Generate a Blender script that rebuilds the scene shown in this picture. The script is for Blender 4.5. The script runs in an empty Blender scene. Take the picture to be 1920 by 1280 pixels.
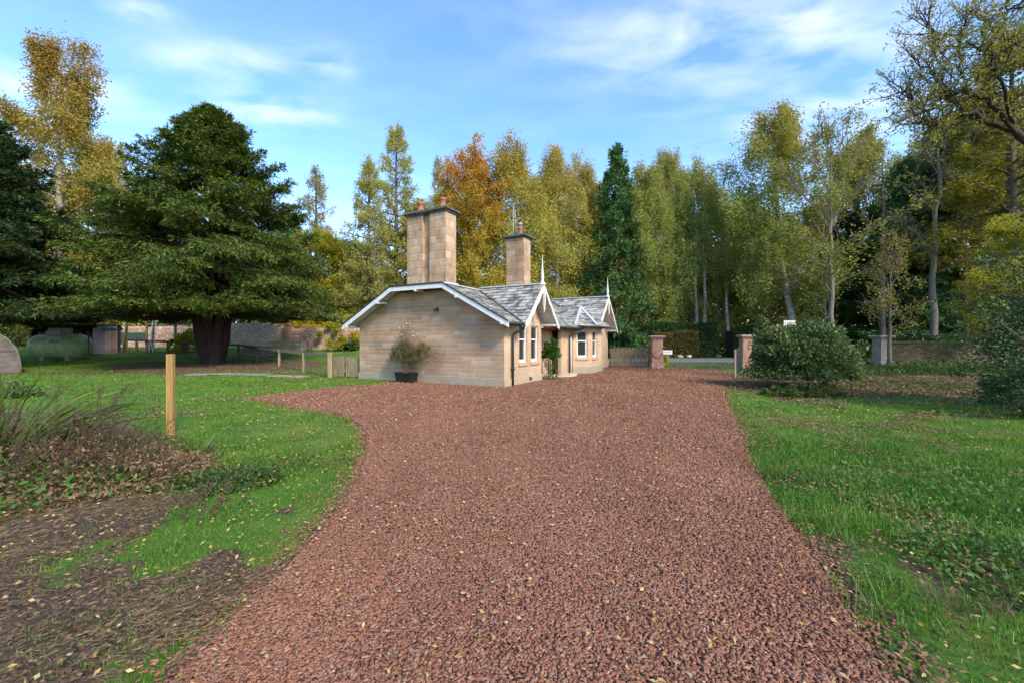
import bpy, bmesh, math, random
import numpy as np
from mathutils import Vector, Matrix, geometry
PI = math.pi
random.seed(7)
SC = bpy.context.scene
COL = SC.collection
F, HC = 780.0, 1.6                      # focal length in photo pixels, eye height

# ------------------------------------------------------------------ camera / render
cam = bpy.data.cameras.new('camera'); camo = bpy.data.objects.new('camera', cam); COL.objects.link(camo)
cam.sensor_width = 36; cam.lens = F/1920*36; cam.clip_end = 2000; cam.clip_start = .05
camo.location = (0, 0, HC); camo.rotation_euler = (PI/2, 0, 0); SC.camera = camo
SC.view_settings.view_transform = 'Standard'; SC.view_settings.look = 'None'
SC.view_settings.exposure = 1.38
SC.view_settings.gamma = 1
SC.cycles.use_denoising = True
try: SC.cycles.denoiser = 'OPENIMAGEDENOISE'
except Exception: pass
SC.cycles.max_bounces = 5; SC.cycles.diffuse_bounces = 3; SC.cycles.transmission_bounces = 3
SC.cycles.transparent_max_bounces = 4; SC.cycles.glossy_bounces = 2
SC.cycles.use_adaptive_sampling = True; SC.cycles.adaptive_threshold = .02
SC.cycles.caustics_reflective = False; SC.cycles.caustics_refractive = False
SC.render.use_persistent_data = False

# ------------------------------------------------------------------ terrain
def sstep(t): t = np.clip(t, 0, 1); return t*t*(3-2*t)
def terrain(x, y):
    x = np.asarray(x, float); y = np.asarray(y, float)
    t = np.clip((y-19)/19, 0, 1)
    z = 1.1*t*t*sstep((-4-x)/8)
    z = z + .5*sstep((x-16)/10)*sstep((y-12)/10)*sstep((30-y)/6)*.5
    return z
def tz(x, y): return float(terrain(x, y))
def gp(px, py, zoff=0):
    """photo pixel -> point on the ground"""
    rx, rz = (px-960)/F, (640-py)/F
    Y = 1.0
    while Y < 200:
        if HC+rz*Y <= tz(rx*Y, Y): break
        Y += .02
    return (rx*Y, Y, tz(rx*Y, Y)+zoff)
def ap(px, Y): x = (px-960)/F*Y; return (x, Y, tz(x, Y))
def zat(py, Y): return HC+(640-py)/F*Y

# ------------------------------------------------------------------ materials
def newmat(name):
    m = bpy.data.materials.new(name); m.use_nodes = True; nt = m.node_tree; nt.nodes.clear()
    out = nt.nodes.new('ShaderNodeOutputMaterial'); b = nt.nodes.new('ShaderNodeBsdfPrincipled')
    nt.links.new(b.outputs[0], out.inputs[0]); b.inputs['Roughness'].default_value = .8
    try: b.inputs['Specular IOR Level'].default_value = .3
    except KeyError: pass
    return m, nt, b, out
class N:
    """tiny node helper"""
    def __init__(s, nt): s.nt = nt
    def n(s, t, **k):
        o = s.nt.nodes.new('ShaderNode'+t)
        for a, v in k.items(): setattr(o, a, v)
        return o
    def set(s, sock, v):
        if hasattr(v, 'links') or isinstance(v, bpy.types.NodeSocket): s.nt.links.new(v, sock)
        else:
            if isinstance(v, (tuple, list)) and len(v) == 3 and sock.type == 'RGBA': v = (*v, 1)
            sock.default_value = v
    def math(s, op, a, b=0., c=None, clamp=False):
        o = s.n('Math', operation=op, use_clamp=clamp); s.set(o.inputs[0], a); s.set(o.inputs[1], b)
        if c is not None: s.set(o.inputs[2], c)
        return o.outputs[0]
    def mix(s, f, a, b, mode='MIX'):
        o = s.n('Mix', data_type='RGBA', blend_type=mode); s.set(o.inputs[0], f); s.set(o.inputs[6], a); s.set(o.inputs[7], b); return o.outputs[2]
    def noise(s, vec, scale, detail=4, rough=.55, dist=0):
        o = s.n('TexNoise'); s.set(o.inputs['Vector'], vec); o.inputs['Scale'].default_value = scale
        o.inputs['Detail'].default_value = detail; o.inputs['Roughness'].default_value = rough; o.inputs['Distortion'].default_value = dist
        return o.outputs['Fac'] if 'Fac' in o.outputs else o.outputs[0]
    def vor(s, vec, scale, feature='F1', rnd=1):
        o = s.n('TexVoronoi', feature=feature); s.set(o.inputs['Vector'], vec); o.inputs['Scale'].default_value = scale; o.inputs['Randomness'].default_value = rnd; return o
    def ramp(s, f, stops):
        o = s.n('ValToRGB'); s.set(o.inputs[0], f); e = o.color_ramp.elements
        while len(e) < len(stops): e.new(.5)
        for k, (p, c) in enumerate(stops): e[k].position = p; e[k].color = (*c, 1) if len(c) == 3 else c
        return o.outputs[0]
    def mapr(s, v, a, b, c=0., d=1.):
        o = s.n('MapRange'); s.set(o.inputs[0], v); o.inputs[1].default_value = a; o.inputs[2].default_value = b; o.inputs[3].default_value = c; o.inputs[4].default_value = d; return o.outputs[0]
    def obj(s): return s.n('TexCoord').outputs['Object']
    def uv(s): return s.n('TexCoord').outputs['UV']
    def pos(s): return s.n('NewGeometry').outputs['Position']
    def isl(s): return s.n('NewGeometry').outputs['Random Per Island']
    def scale(s, v, sc):
        o = s.n('Mapping'); s.set(o.inputs[0], v); o.inputs[3].default_value = sc; return o.outputs[0]
    def bump(s, h, st, dist, b):
        o = s.n('Bump'); s.set(o.inputs['Height'], h); o.inputs['Strength'].default_value = st; o.inputs['Distance'].default_value = dist; s.nt.links.new(o.outputs[0], b.inputs['Normal'])
    def blocks(s, uv, h, w, mortar):
        """courses of blocks with random widths: returns random value, joint mask"""
        sep = s.n('SeparateXYZ'); s.set(sep.inputs[0], uv); u, v = sep.outputs[0], sep.outputs[1]
        vr = s.math('DIVIDE', v, h); row = s.math('FLOOR', vr); fv = s.math('SUBTRACT', vr, row)
        wn = s.n('TexWhiteNoise', noise_dimensions='1D'); s.set(wn.inputs['W'], row); rv = wn.outputs[0]
        ww = s.math('MULTIPLY_ADD', rv, .7*w, .65*w)
        ur = s.math('ADD', s.math('DIVIDE', u, ww), s.math('MULTIPLY', rv, 37.3)); col = s.math('FLOOR', ur); fu = s.math('SUBTRACT', ur, col)
        # some neighbours merge into a longer block
        cm = s.n('CombineXYZ'); s.set(cm.inputs[0], col); s.set(cm.inputs[1], row); w2 = s.n('TexWhiteNoise', noise_dimensions='2D'); s.set(w2.inputs[0], cm.outputs[0])
        mu = s.math('MULTIPLY', s.math('MINIMUM', fu, s.math('SUBTRACT', 1., fu)), ww)
        mv = s.math('MULTIPLY', s.math('MINIMUM', fv, s.math('SUBTRACT', 1., fv)), h)
        joint = s.mapr(s.math('MINIMUM', mu, mv), mortar*.4, mortar, 1., 0.)
        return w2.outputs[0], w2.outputs[1], joint

def m_plain(name, c, rough=.7, var=.25, scale=3, metal=0, bump=.2, grain=None):
    m, nt, b, o = newmat(name); n = N(nt); v = n.obj()
    if grain: v = n.scale(v, grain)
    f = n.noise(v, scale, 6, .65)
    lo = tuple(x*(1-var) for x in c); hi = tuple(min(1, x*(1+var)) for x in c)
    n.set(b.inputs['Base Color'], n.ramp(f, [(.3, lo), (.7, hi)]))
    b.inputs['Roughness'].default_value = rough; b.inputs['Metallic'].default_value = metal
    if bump: n.bump(f, bump, .02, b)
    return m
def m_ashlar(name, h, w, mortar, cols, dirt=.5, joint=(.52, .43, .31), soot=0):
    m, nt, b, o = newmat(name); n = N(nt); uv = n.uv(); r, rc, j = n.blocks(uv, h, w, mortar)
    base = n.ramp(r, [(k/(len(cols)-1), c) for k, c in enumerate(cols)])
    grain = n.noise(n.scale(n.obj(), (3, 3, 4.5)), 2.2, 7, .7)
    base = n.mix(.30, base, n.ramp(grain, [(.25, tuple(x*.62 for x in cols[1])), (.75, tuple(min(1, x*1.25) for x in cols[1]))]), 'MIX')
    big = n.noise(n.obj(), .9, 5, .6)
    stain = n.ramp(big, [(.38, (1, 1, 1)), (.66, (.62, .57, .49))])
    base = n.mix(dirt, base, stain, 'MULTIPLY')
    sp = n.mapr(n.noise(n.obj(), 4, 7, .75), .56, .70); base = n.mix(n.math('MULTIPLY', sp, .35), base, (.13, .12, .08))
    sz = n.n('SeparateXYZ'); n.set(sz.inputs[0], n.obj()); damp = n.mapr(n.math('ADD', sz.outputs[2], n.math('MULTIPLY', n.noise(n.obj(), 2.2, 6, .7), 1.3)), .65, 1.35, 1., 0.)
    base = n.mix(n.math('MULTIPLY', damp, .5), base, (.25, .225, .17))
    if soot: base = n.mix(n.math('MULTIPLY', n.mapr(n.noise(n.scale(n.obj(), (1, 1, .45)), 1.5, 7, .7), .52, .70), soot), base, (.10, .085, .07))
    base = n.mix(n.math('MULTIPLY', j, .30), base, joint)
    n.set(b.inputs['Base Color'], base); b.inputs['Roughness'].default_value = .9
    hgt = n.math('ADD', n.math('MULTIPLY', j, -.6), n.math('MULTIPLY', grain, .8)); n.bump(hgt, .5, .02, b)
    return m
def m_leaf(name, cols, trans=.35, nscale=.35, rough=.55, hue2=None, zramp=None):
    """leaf colours: random per leaf, drifting clump by clump"""
    m, nt, b, o = newmat(name); n = N(nt)
    f = n.math('ADD', n.math('MULTIPLY', n.isl(), .5), n.math('MULTIPLY', n.mapr(n.noise(n.obj(), nscale, 3, .6), .3, .7), .5))
    c = n.ramp(f, [(k/(len(cols)-1), x) for k, x in enumerate(cols)])
    if zramp:   # autumn has turned the top of the crown further
        sep = n.n('SeparateXYZ'); n.set(sep.inputs[0], n.obj())
        zz = n.math('ADD', n.mapr(sep.outputs[2], zramp[0], zramp[1]), n.math('MULTIPLY', n.math('SUBTRACT', n.noise(n.obj(), .5, 2), .5), .9))
        c = n.mix(n.math('MULTIPLY', zz, .8, clamp=True), c, zramp[2])
    n.set(b.inputs['Base Color'], c); b.inputs['Roughness'].default_value = rough
    t = n.n('BsdfTranslucent'); n.set(t.inputs[0], n.mix(1., c, (1.25, 1.15, .6), 'MULTIPLY'))
    mx = n.n('MixShader'); mx.inputs[0].default_value = trans
    nt.links.new(b.outputs[0], mx.inputs[1]); nt.links.new(t.outputs[0], mx.inputs[2]); nt.links.new(mx.outputs[0], o.inputs[0])
    return m

M = {}
M['ashlar'] = m_ashlar('sandstone_ashlar', .152, .95, .016, [(.34, .22, .135), (.41, .28, .18), (.47, .29, .17), (.37, .28, .20), (.53, .41, .30), (.46, .26, .14), (.40, .28, .18), (.29, .25, .215)], .8)
M['dressed'] = m_ashlar('dressed_sandstone', .31, .7, .014, [(.47, .32, .19), (.54, .38, .24), (.52, .31, .18), (.58, .45, .31)], .45)
M['chim'] = m_ashlar('chimney_sandstone', .30, .46, .030, [(.38, .24, .15), (.48, .32, .20), (.56, .42, .29), (.42, .27, .165), (.60, .48, .35)], .95, (.24, .13, .07), .75)
M['redstone'] = m_plain('red_sandstone', (.36, .19, .125), .9, .4, 5)
M['redcap'] = m_plain('weathered_red_cap', (.33, .22, .16), .9, .4, 5)
M['greystone'] = m_plain('grey_painted_stone', (.27, .225, .19), .9, .35, 4)
M['plinth'] = m_ashlar('plinth_stone', .5, 1.2, .006, [(.34, .29, .22), (.40, .33, .24), (.37, .30, .21)], .7)
M['white'] = m_plain('white_paint', (.60, .60, .59), .55, .16, 7, bump=.15)
M['cream'] = m_plain('cream_paint', (.66, .62, .56), .55, .15, 7, bump=.15)
M['iron'] = m_plain('grey_iron_paint', (.035, .04, .038), .4, .3, 9, bump=.05)
M['gutter'] = m_plain('gutter_paint', (.05, .05, .048), .45, .3, 9, bump=.05)
M['black'] = m_plain('black_plastic', (.012, .012, .013), .35, .3, 4, bump=.02)
M['lead'] = m_plain('lead_sheet', (.42, .44, .47), .55, .2, 4, bump=.1)
M['darkedge'] = m_plain('roof_edge', (.03, .03, .032), .8, .3, 6)
M['pot'] = m_plain('terracotta', (.37, .13, .075), .75, .3, 6)
M['cap'] = m_plain('chimney_cap_stone', (.085, .08, .068), .9, .5, 7)
M['door'] = m_plain('door_paint', (.022, .03, .036), .35, .3, 3, bump=.03)
M['timber'] = m_plain('weathered_timber', (.24, .185, .11), .85, .45, 3, grain=(6, 6, .7))
M['darktimber'] = m_plain('dark_timber', (.085, .068, .048), .85, .4, 3, grain=(6, 6, .7))
M['post'] = m_plain('treated_post', (.30, .175, .055), .8, .4, 4, grain=(9, 9, .5))
M['tank'] = m_plain('green_tank_paint', (.26, .36, .18), .42, .28, 2.2, bump=.04)
M['galv'] = m_plain('galvanised', (.28, .31, .29), .5, .2, 4)
M['concrete'] = m_plain('concrete', (.22, .20, .17), .9, .2, 6)
M['stepstone'] = m_plain('door_step_stone', (.46, .39, .27), .9, .2, 5)
M['greenpanel'] = m_plain('green_panel', (.03, .07, .05), .8, .3, 5)
M['asphalt'] = m_plain('road_asphalt', (.14, .14, .145), .9, .25, 8)
M['apron'] = m_plain('dark_apron', (.075, .062, .052), .95, .5, 3)
M['bark'] = m_plain('bark', (.10, .08, .06), .95, .5, 4, grain=(5, 5, 1), bump=.6)
M['oakbark'] = m_plain('oak_bark', (.045, .036, .028), .95, .5, 4, grain=(5, 5, 1), bump=.6)
M['yewbark'] = m_plain('yew_bark', (.028, .017, .013), .95, .7, 2.5, grain=(6, 6, .7), bump=.8)
M['palebark'] = m_plain('pale_bark', (.17, .15, .115), .95, .4, 3, grain=(3, 3, 1), bump=.5)
M['whitestone'] = m_plain('white_stones', (.7, .68, .6), .8, .15, 6)
M['signwhite'] = m_plain('sign_white', (.55, .54, .49), .5, .05, 3, bump=0)
M['signblack'] = m_plain('sign_lettering', (.02, .02, .02), .6, .1, 3, bump=0)
M['redpole'] = m_plain('red_brown_pole', (.16, .045, .03), .8, .3, 5)

def mk_birchbark():
    m, nt, b, o = newmat('birch_bark'); n = N(nt); v = n.scale(n.obj(), (2, 2, 5))
    c = n.ramp(n.noise(v, 1.5, 6, .7), [(.36, (.06, .05, .045)), (.5, (.34, .32, .28)), (.75, (.52, .49, .43))]); n.set(b.inputs['Base Color'], c); return m
M['birchbark'] = mk_birchbark()
def mk_glass():
    m, nt, b, o = newmat('window_glass'); b.inputs['Base Color'].default_value = (.03, .035, .03, 1); b.inputs['Roughness'].default_value = .06
    b.inputs['Specular IOR Level'].default_value = .6; return m
M['glass'] = mk_glass()
def mk_slate():
    m, nt, b, o = newmat('roof_slate'); n = N(nt)
    c = n.ramp(n.isl(), [(0, (.075, .07, .064)), (.35, (.145, .134, .12)), (.7, (.22, .20, .175)), (.92, (.34, .315, .265)), (1, (.21, .16, .135))])
    li = n.mapr(n.math('ADD', n.noise(n.scale(n.obj(), (1, 1, 1)), 3.8, 7, .75), n.math('MULTIPLY', n.isl(), .14)), .50, .66)
    c = n.mix(n.math('MULTIPLY', li, .75), c, (.46, .45, .38))
    ms = n.mapr(n.noise(n.obj(), 1.3, 5, .7), .60, .72); c = n.mix(n.math('MULTIPLY', ms, .5), c, (.09, .085, .045))
    n.set(b.inputs['Base Color'], c); b.inputs['Roughness'].default_value = .6; n.bump(n.noise(n.obj(), 14, 5), .35, .01, b); return m
M['slate'] = mk_slate()
def mk_rubble(name, cols, scale=3.2, stretch=1.9, jf=.6):
    m, nt, b, o = newmat(name); n = N(nt); v = n.scale(n.uv(), (1, stretch, 1))
    vo = n.vor(v, scale); ed = n.vor(v, scale, 'DISTANCE_TO_EDGE')
    sp = n.n('SeparateColor'); n.set(sp.inputs[0], vo.outputs['Color'])
    c = n.ramp(sp.outputs[0], [(k/(len(cols)-1), x) for k, x in enumerate(cols)])
    c = n.mix(.5, c, n.ramp(n.noise(n.obj(), 5, 6, .7), [(.3, (.5, .5, .5)), (.7, (1.2, 1.2, 1.15))]), 'MULTIPLY')
    j = n.mapr(ed.outputs[0], .02, .07, 1., 0.); c = n.mix(n.math('MULTIPLY', j, jf), c, (.30, .24, .18) if jf > .5 else (.05, .04, .02))
    n.set(b.inputs['Base Color'], c); n.bump(n.mapr(ed.outputs[0], 0, .12), .9, .05, b); return m
M['rubble'] = mk_rubble('red_rubble', [(.42, .21, .15), (.56, .33, .25), (.62, .44, .35), (.55, .46, .34), (.50, .27, .20)])
M['palerubble'] = mk_rubble('pale_rubble', [(.52, .42, .28), (.60, .49, .34), (.50, .38, .27), (.62, .53, .40)], 2.6)
M['mossrubble'] = mk_rubble('mossy_rubble', [(.13, .095, .05), (.18, .13, .07), (.11, .095, .035), (.21, .15, .10)], 2.4, 4.2, .45)
M['mosscope'] = m_plain('mossy_coping', (.17, .15, .035), .95, .45, 5)
M['shedboard'] = None
def mk_board():
    m, nt, b, o = newmat('shed_board'); n = N(nt)
    v = n.scale(n.obj(), (7, 7, 1.2)); f = n.noise(v, 3, 6, .75)
    c = n.ramp(n.math('ADD', n.math('MULTIPLY', n.isl(), .45), n.math('MULTIPLY', f, .6)), [(.2, (.16, .085, .06)), (.42, (.36, .25, .21)), (.6, (.50, .42, .40)), (.85, (.30, .22, .20))])
    n.set(b.inputs['Base Color'], c); return m
M['shedboard'] = mk_board()

# leaf materials
M['l_yew'] = m_leaf('yew_needles', [(.03, .055, .009), (.062, .098, .013), (.105, .145, .02), (.16, .17, .026)], .2, .5)
M['l_yewd'] = m_leaf('dark_yew_needles', [(.016, .034, .009), (.032, .06, .013), (.06, .09, .018)], .2, .5)
M['l_birchg'] = m_leaf('gold_birch_leaf', [(.20, .23, .04), (.32, .33, .06), (.45, .40, .08), (.46, .34, .07)], .4, .4, zramp=(12, 21, (.38, .27, .06)))
M['l_bircho'] = m_leaf('olive_birch_leaf', [(.14, .20, .045), (.22, .28, .065), (.31, .34, .085), (.41, .38, .09)], .4, .4, zramp=(15, 24, (.34, .26, .06)))
M['l_birchr'] = m_leaf('rust_birch_leaf', [(.20, .19, .03), (.32, .26, .04), (.40, .29, .05)], .4, .4, zramp=(15, 27, (.33, .21, .045)))
M['l_beech'] = m_leaf('orange_beech_leaf', [(.27, .25, .03), (.40, .34, .04), (.47, .32, .04), (.45, .36, .055)], .4, .5, zramp=(12, 20, (.46, .21, .04)))
M['l_spruce'] = m_leaf('spruce_needles', [(.03, .085, .02), (.06, .135, .03), (.10, .19, .05)], .15, .4)
M['l_dspruce'] = m_leaf('dark_spruce_needles', [(.03, .06, .02), (.055, .10, .03), (.09, .14, .04)], .15, .4)
M['l_larch'] = m_leaf('larch_needles', [(.22, .24, .045), (.31, .32, .065), (.40, .37, .10), (.40, .31, .06)], .4, .4)
M['l_palarch'] = m_leaf('pale_larch_needles', [(.22, .21, .06), (.29, .26, .08), (.34, .27, .08)], .4, .4)
M['l_ash'] = m_leaf('ash_leaf', [(.13, .15, .03), (.21, .22, .05), (.30, .26, .05), (.33, .24, .045)], .4, .5)
M['l_yellow'] = m_leaf('yellow_green_leaf', [(.16, .20, .02), (.28, .30, .025), (.40, .36, .035), (.42, .28, .03)], .45, .6)
M['l_goldc'] = m_leaf('golden_conifer_leaf', [(.14, .135, .015), (.21, .19, .02), (.28, .235, .025)], .35, .5)
M['l_holly'] = m_leaf('holly_leaf', [(.018, .042, .014), (.035, .075, .022), (.065, .115, .035), (.16, .15, .03)], .12, .8, .5)
M['l_laurel'] = m_leaf('laurel_leaf', [(.03, .062, .02), (.07, .12, .03), (.13, .18, .06), (.24, .23, .09)], .2, .8, .5)
M['l_hedge'] = m_leaf('hedge_leaf', [(.012, .035, .006), (.025, .062, .010), (.045, .085, .014)], .2, .6)
M['l_hedgeb'] = m_leaf('beech_hedge_leaf', [(.05, .06, .01), (.12, .09, .015), (.16, .10, .02)], .3, .8)
M['l_climb'] = m_leaf('climber_leaf', [(.03, .075, .010), (.06, .13, .016), (.10, .19, .025)], .3, 2)
M['l_rose'] = m_leaf('rose_leaf', [(.08, .10, .025), (.14, .14, .04), (.12, .16, .04)], .3, 2)
M['l_wood'] = m_leaf('far_wood_leaf', [(.04, .06, .018), (.08, .10, .028), (.13, .14, .035), (.18, .16, .035)], .25, .12)
M['l_under'] = m_leaf('undergrowth_leaf', [(.02, .05, .010), (.045, .09, .016), (.08, .12, .025), (.12, .12, .03)], .3, 1.2)
M['l_nettle'] = m_leaf('nettle_leaf', [(.04, .10, .014), (.07, .16, .022), (.11, .22, .036)], .3, 1.2)
M['l_grass'] = m_leaf('grass_blade', [(.05, .112, .010), (.076, .17, .013), (.112, .23, .018), (.18, .245, .03), (.28, .25, .08)], .35, 1.1)
M['l_grassd'] = m_leaf('long_grass_blade', [(.03, .10, .008), (.05, .165, .012), (.085, .235, .018), (.15, .25, .04), (.26, .25, .09)], .35, 1.5)
M['l_blade'] = m_leaf('sword_leaf', [(.04, .09, .014), (.085, .145, .024), (.17, .22, .05)], .3, 2, .35)
M['l_dead'] = m_leaf('dead_stem', [(.05, .035, .022), (.09, .06, .035), (.14, .095, .05)], .1, 3, .9)
M['l_straw'] = m_leaf('straw', [(.10, .065, .03), (.18, .125, .06), (.32, .23, .11)], .1, 3, .8)
M['l_fallen'] = m_leaf('fallen_leaf', [(.10, .05, .022), (.24, .12, .04), (.42, .27, .07), (.50, .38, .16), (.45, .40, .26)], .15, 40, .7)
M['l_litter'] = m_leaf('leaf_litter', [(.06, .035, .02), (.14, .08, .04), (.24, .14, .07), (.33, .22, .10)], .1, 40, .8)
M['petal'] = m_plain('white_petal', (.8, .78, .68), .6, .05, 3, bump=0)

# ------------------------------------------------------------------ mesh helpers
class MB:
    def __init__(s): s.v = []; s.f = []
    def add(s, vs, fs):
        k = len(s.v); s.v += [tuple(p) for p in vs]; s.f += [tuple(i+k for i in f) for f in fs]; return s
    def box(s, c, d, rz=0, taper=1, mat=None):
        x, y, z = d[0]/2, d[1]/2, d[2]/2
        vs = []
        for zz, k in ((-z, 1), (z, taper)):
            for a, b in ((-x, -y), (x, -y), (x, y), (-x, y)):
                px, py = a*k, b*k
                vs.append((c[0]+px*math.cos(rz)-py*math.sin(rz), c[1]+px*math.sin(rz)+py*math.cos(rz), c[2]+zz))
        return s.add(vs, [(0, 3, 2, 1), (4, 5, 6, 7), (0, 1, 5, 4), (1, 2, 6, 5), (2, 3, 7, 6), (3, 0, 4, 7)])
    def b2(s, a, b):
        return s.box([(a[i]+b[i])/2 for i in range(3)], [abs(b[i]-a[i]) for i in range(3)])
    def beam(s, p, q, w, h, up=(0, 0, 1)):
        p, q = Vector(p), Vector(q); d = (q-p).normalized(); u = Vector(up); sd = d.cross(u)
        if sd.length < 1e-4: sd = d.cross(Vector((1, 0, 0)))
        sd.normalize(); u = sd.cross(d).normalized()
        vs = [e+sd*a*w/2+u*b*h/2 for e in (p, q) for a, b in ((-1, -1), (1, -1), (1, 1), (-1, 1))]
        return s.add(vs, [(0, 3, 2, 1), (4, 5, 6, 7), (0, 1, 5, 4), (1, 2, 6, 5), (2, 3, 7, 6), (3, 0, 4, 7)])
    def tube(s, pts, rs, n=8, cap=True):
        pts = [Vector(p) for p in pts]
        if not hasattr(rs, '__len__'): rs = [rs]*len(pts)
        vs = []; prev = None
        for i, p in enumerate(pts):
            d = (pts[min(i+1, len(pts)-1)]-pts[max(i-1, 0)]).normalized()
            if prev is None: a = d.orthogonal().normalized()
            else:
                a = prev-d*prev.dot(d)
                a = a.normalized() if a.length > 1e-5 else d.orthogonal().normalized()
            prev = a; b = d.cross(a)
            for k in range(n):
                t = 2*PI*k/n; vs.append(p+(a*math.cos(t)+b*math.sin(t))*rs[i])
        fs = [(i*n+k, i*n+(k+1) % n, (i+1)*n+(k+1) % n, (i+1)*n+k) for i in range(len(pts)-1) for k in range(n)]
        if cap: fs += [tuple(range(n-1, -1, -1)), tuple((len(pts)-1)*n+k for k in range(n))]
        return s.add(vs, fs)
    def lathe(s, prof, c=(0, 0, 0), n=20):
        vs = [(c[0]+r*math.cos(2*PI*k/n), c[1]+r*math.sin(2*PI*k/n), c[2]+z) for r, z in prof for k in range(n)]
        fs = [(i*n+k, i*n+(k+1) % n, (i+1)*n+(k+1) % n, (i+1)*n+k) for i in range(len(prof)-1) for k in range(n)]
        fs += [tuple(range(n-1, -1, -1)), tuple((len(prof)-1)*n+k for k in range(n))]
        return s.add(vs, fs)
    def prism(s, poly, vec):
        k = len(poly); v = Vector(vec); vs = [Vector(p) for p in poly]; vs += [p+v for p in vs]
        return s.add(vs, [tuple(range(k)), tuple(range(2*k-1, k-1, -1))]+[(i, i+k, (i+1) % k+k, (i+1) % k) for i in range(k)])
    def mesh(s, name, smooth=False):
        me = bpy.data.meshes.new(name); me.from_pydata(s.v, [], s.f); me.update()
        bm = bmesh.new(); bm.from_mesh(me); bmesh.ops.recalc_face_normals(bm, faces=bm.faces)
        uvl = bm.loops.layers.uv.new('UVMap')
        for f in bm.faces:
            n = f.normal
            for l in f.loops:
                co = l.vert.co
                if abs(n.z) > .7: l[uvl].uv = (co.x, co.y)
                else:
                    L = math.hypot(n.x, n.y) or 1; l[uvl].uv = (co.x*-n.y/L+co.y*n.x/L, co.z)
            f.smooth = smooth
        bm.to_mesh(me); bm.free(); return me
    def part(s, name, mat, parent=None, smooth=False, label=None, bevel=0):
        o = bpy.data.objects.new(name, s.mesh(name, smooth)); COL.objects.link(o)
        o.data.materials.append(M[mat] if isinstance(mat, str) else mat)
        if parent: o.parent = parent
        if label: o['label'] = label
        if bevel:
            md = o.modifiers.new('bevel', 'BEVEL'); md.width = bevel; md.segments = 2; md.limit_method = 'ANGLE'
        return o
def tag(o, label, cat, group=None, kind=None):
    if label: o['label'] = label
    if cat: o['category'] = cat
    if group: o['group'] = group
    if kind: o['kind'] = kind
    return o
def thing(name, label, cat, loc=(0, 0, 0), rz=0, group=None):
    o = bpy.data.objects.new(name, None); COL.objects.link(o); o.location = loc; o.rotation_euler = (0, 0, rz)
    o.empty_display_size = .2
    return tag(o, label, cat, group)
def npmesh(name, V, faces_n, mat, parent=None, smooth=False):
    """V: (n*faces_n,3) vertices, each run of faces_n being one face"""
    V = np.asarray(V, np.float32).reshape(-1, 3); nf = len(V)//faces_n
    me = bpy.data.meshes.new(name); me.vertices.add(len(V)); me.vertices.foreach_set('co', V.ravel())
    me.loops.add(len(V)); me.loops.foreach_set('vertex_index', np.arange(len(V), dtype=np.int32))
    me.polygons.add(nf); me.polygons.foreach_set('loop_start', np.arange(0, len(V), faces_n, dtype=np.int32))
    me.polygons.foreach_set('loop_total', np.full(nf, faces_n, np.int32))
    me.update(calc_edges=True); me.materials.append(M[mat] if isinstance(mat, str) else mat)
    o = bpy.data.objects.new(name, me); COL.objects.link(o)
    if parent: o.parent = parent
    return o
def idxmesh(name, V, Fc, mat, parent=None):
    """V (n,3), Fc (m,k) index faces"""
    V = np.asarray(V, np.float32); Fc = np.asarray(Fc, np.int32); k = Fc.shape[1]
    me = bpy.data.meshes.new(name); me.vertices.add(len(V)); me.vertices.foreach_set('co', V.ravel())
    me.loops.add(Fc.size); me.loops.foreach_set('vertex_index', Fc.ravel())
    me.polygons.add(len(Fc)); me.polygons.foreach_set('loop_start', np.arange(0, Fc.size, k, dtype=np.int32))
    me.polygons.foreach_set('loop_total', np.full(len(Fc), k, np.int32)); me.update(calc_edges=True)
    me.materials.append(M[mat] if isinstance(mat, str) else mat)
    o = bpy.data.objects.new(name, me); COL.objects.link(o)
    if parent: o.parent = parent
    return o
def copy_tree(o, parent=None):
    c = o.copy(); COL.objects.link(c)
    if parent: c.parent = parent
    for ch in list(o.children): copy_tree(ch, c)
    return c
def unit(a): return a/np.maximum(np.linalg.norm(a, axis=-1, keepdims=True), 1e-9)
def leaf_quads(P, D, L, W, rng, up=None):
    """rhombic leaves at P pointing along D"""
    n = len(P); D = unit(D); r = rng.normal(size=(n, 3))
    if up is not None: r = r*.45+np.asarray(up)
    S = unit(np.cross(D, r)); L = np.asarray(L).reshape(-1, 1)*np.ones((n, 1)); W = np.asarray(W).reshape(-1, 1)*np.ones((n, 1))
    nrm = np.cross(D, S)
    return np.stack([P, P+D*L*.45+S*W*.5, P+D*L+nrm*L*.08, P+D*L*.45-S*W*.5], 1).reshape(-1, 3)
def pip(x, y, poly):
    x = np.asarray(x, float); y = np.asarray(y, float); ins = np.zeros(x.shape, bool); k = len(poly)
    for i in range(k):
        x1, y1 = poly[i][:2]; x2, y2 = poly[(i+1) % k][:2]
        c = ((y1 > y) != (y2 > y)) & (x < (x2-x1)*(y-y1)/((y2-y1) or 1e-9)+x1); ins ^= c
    return ins
def pdist(x, y, poly):
    d = np.full(np.shape(x), 1e9); k = len(poly)
    for i in range(k):
        x1, y1 = poly[i][:2]; x2, y2 = poly[(i+1) % k][:2]; dx, dy = x2-x1, y2-y1
        t = np.clip(((x-x1)*dx+(y-y1)*dy)/(dx*dx+dy*dy+1e-9), 0, 1); d = np.minimum(d, np.hypot(x-x1-t*dx, y-y1-t*dy))
    return d
_ng = {}
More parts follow.
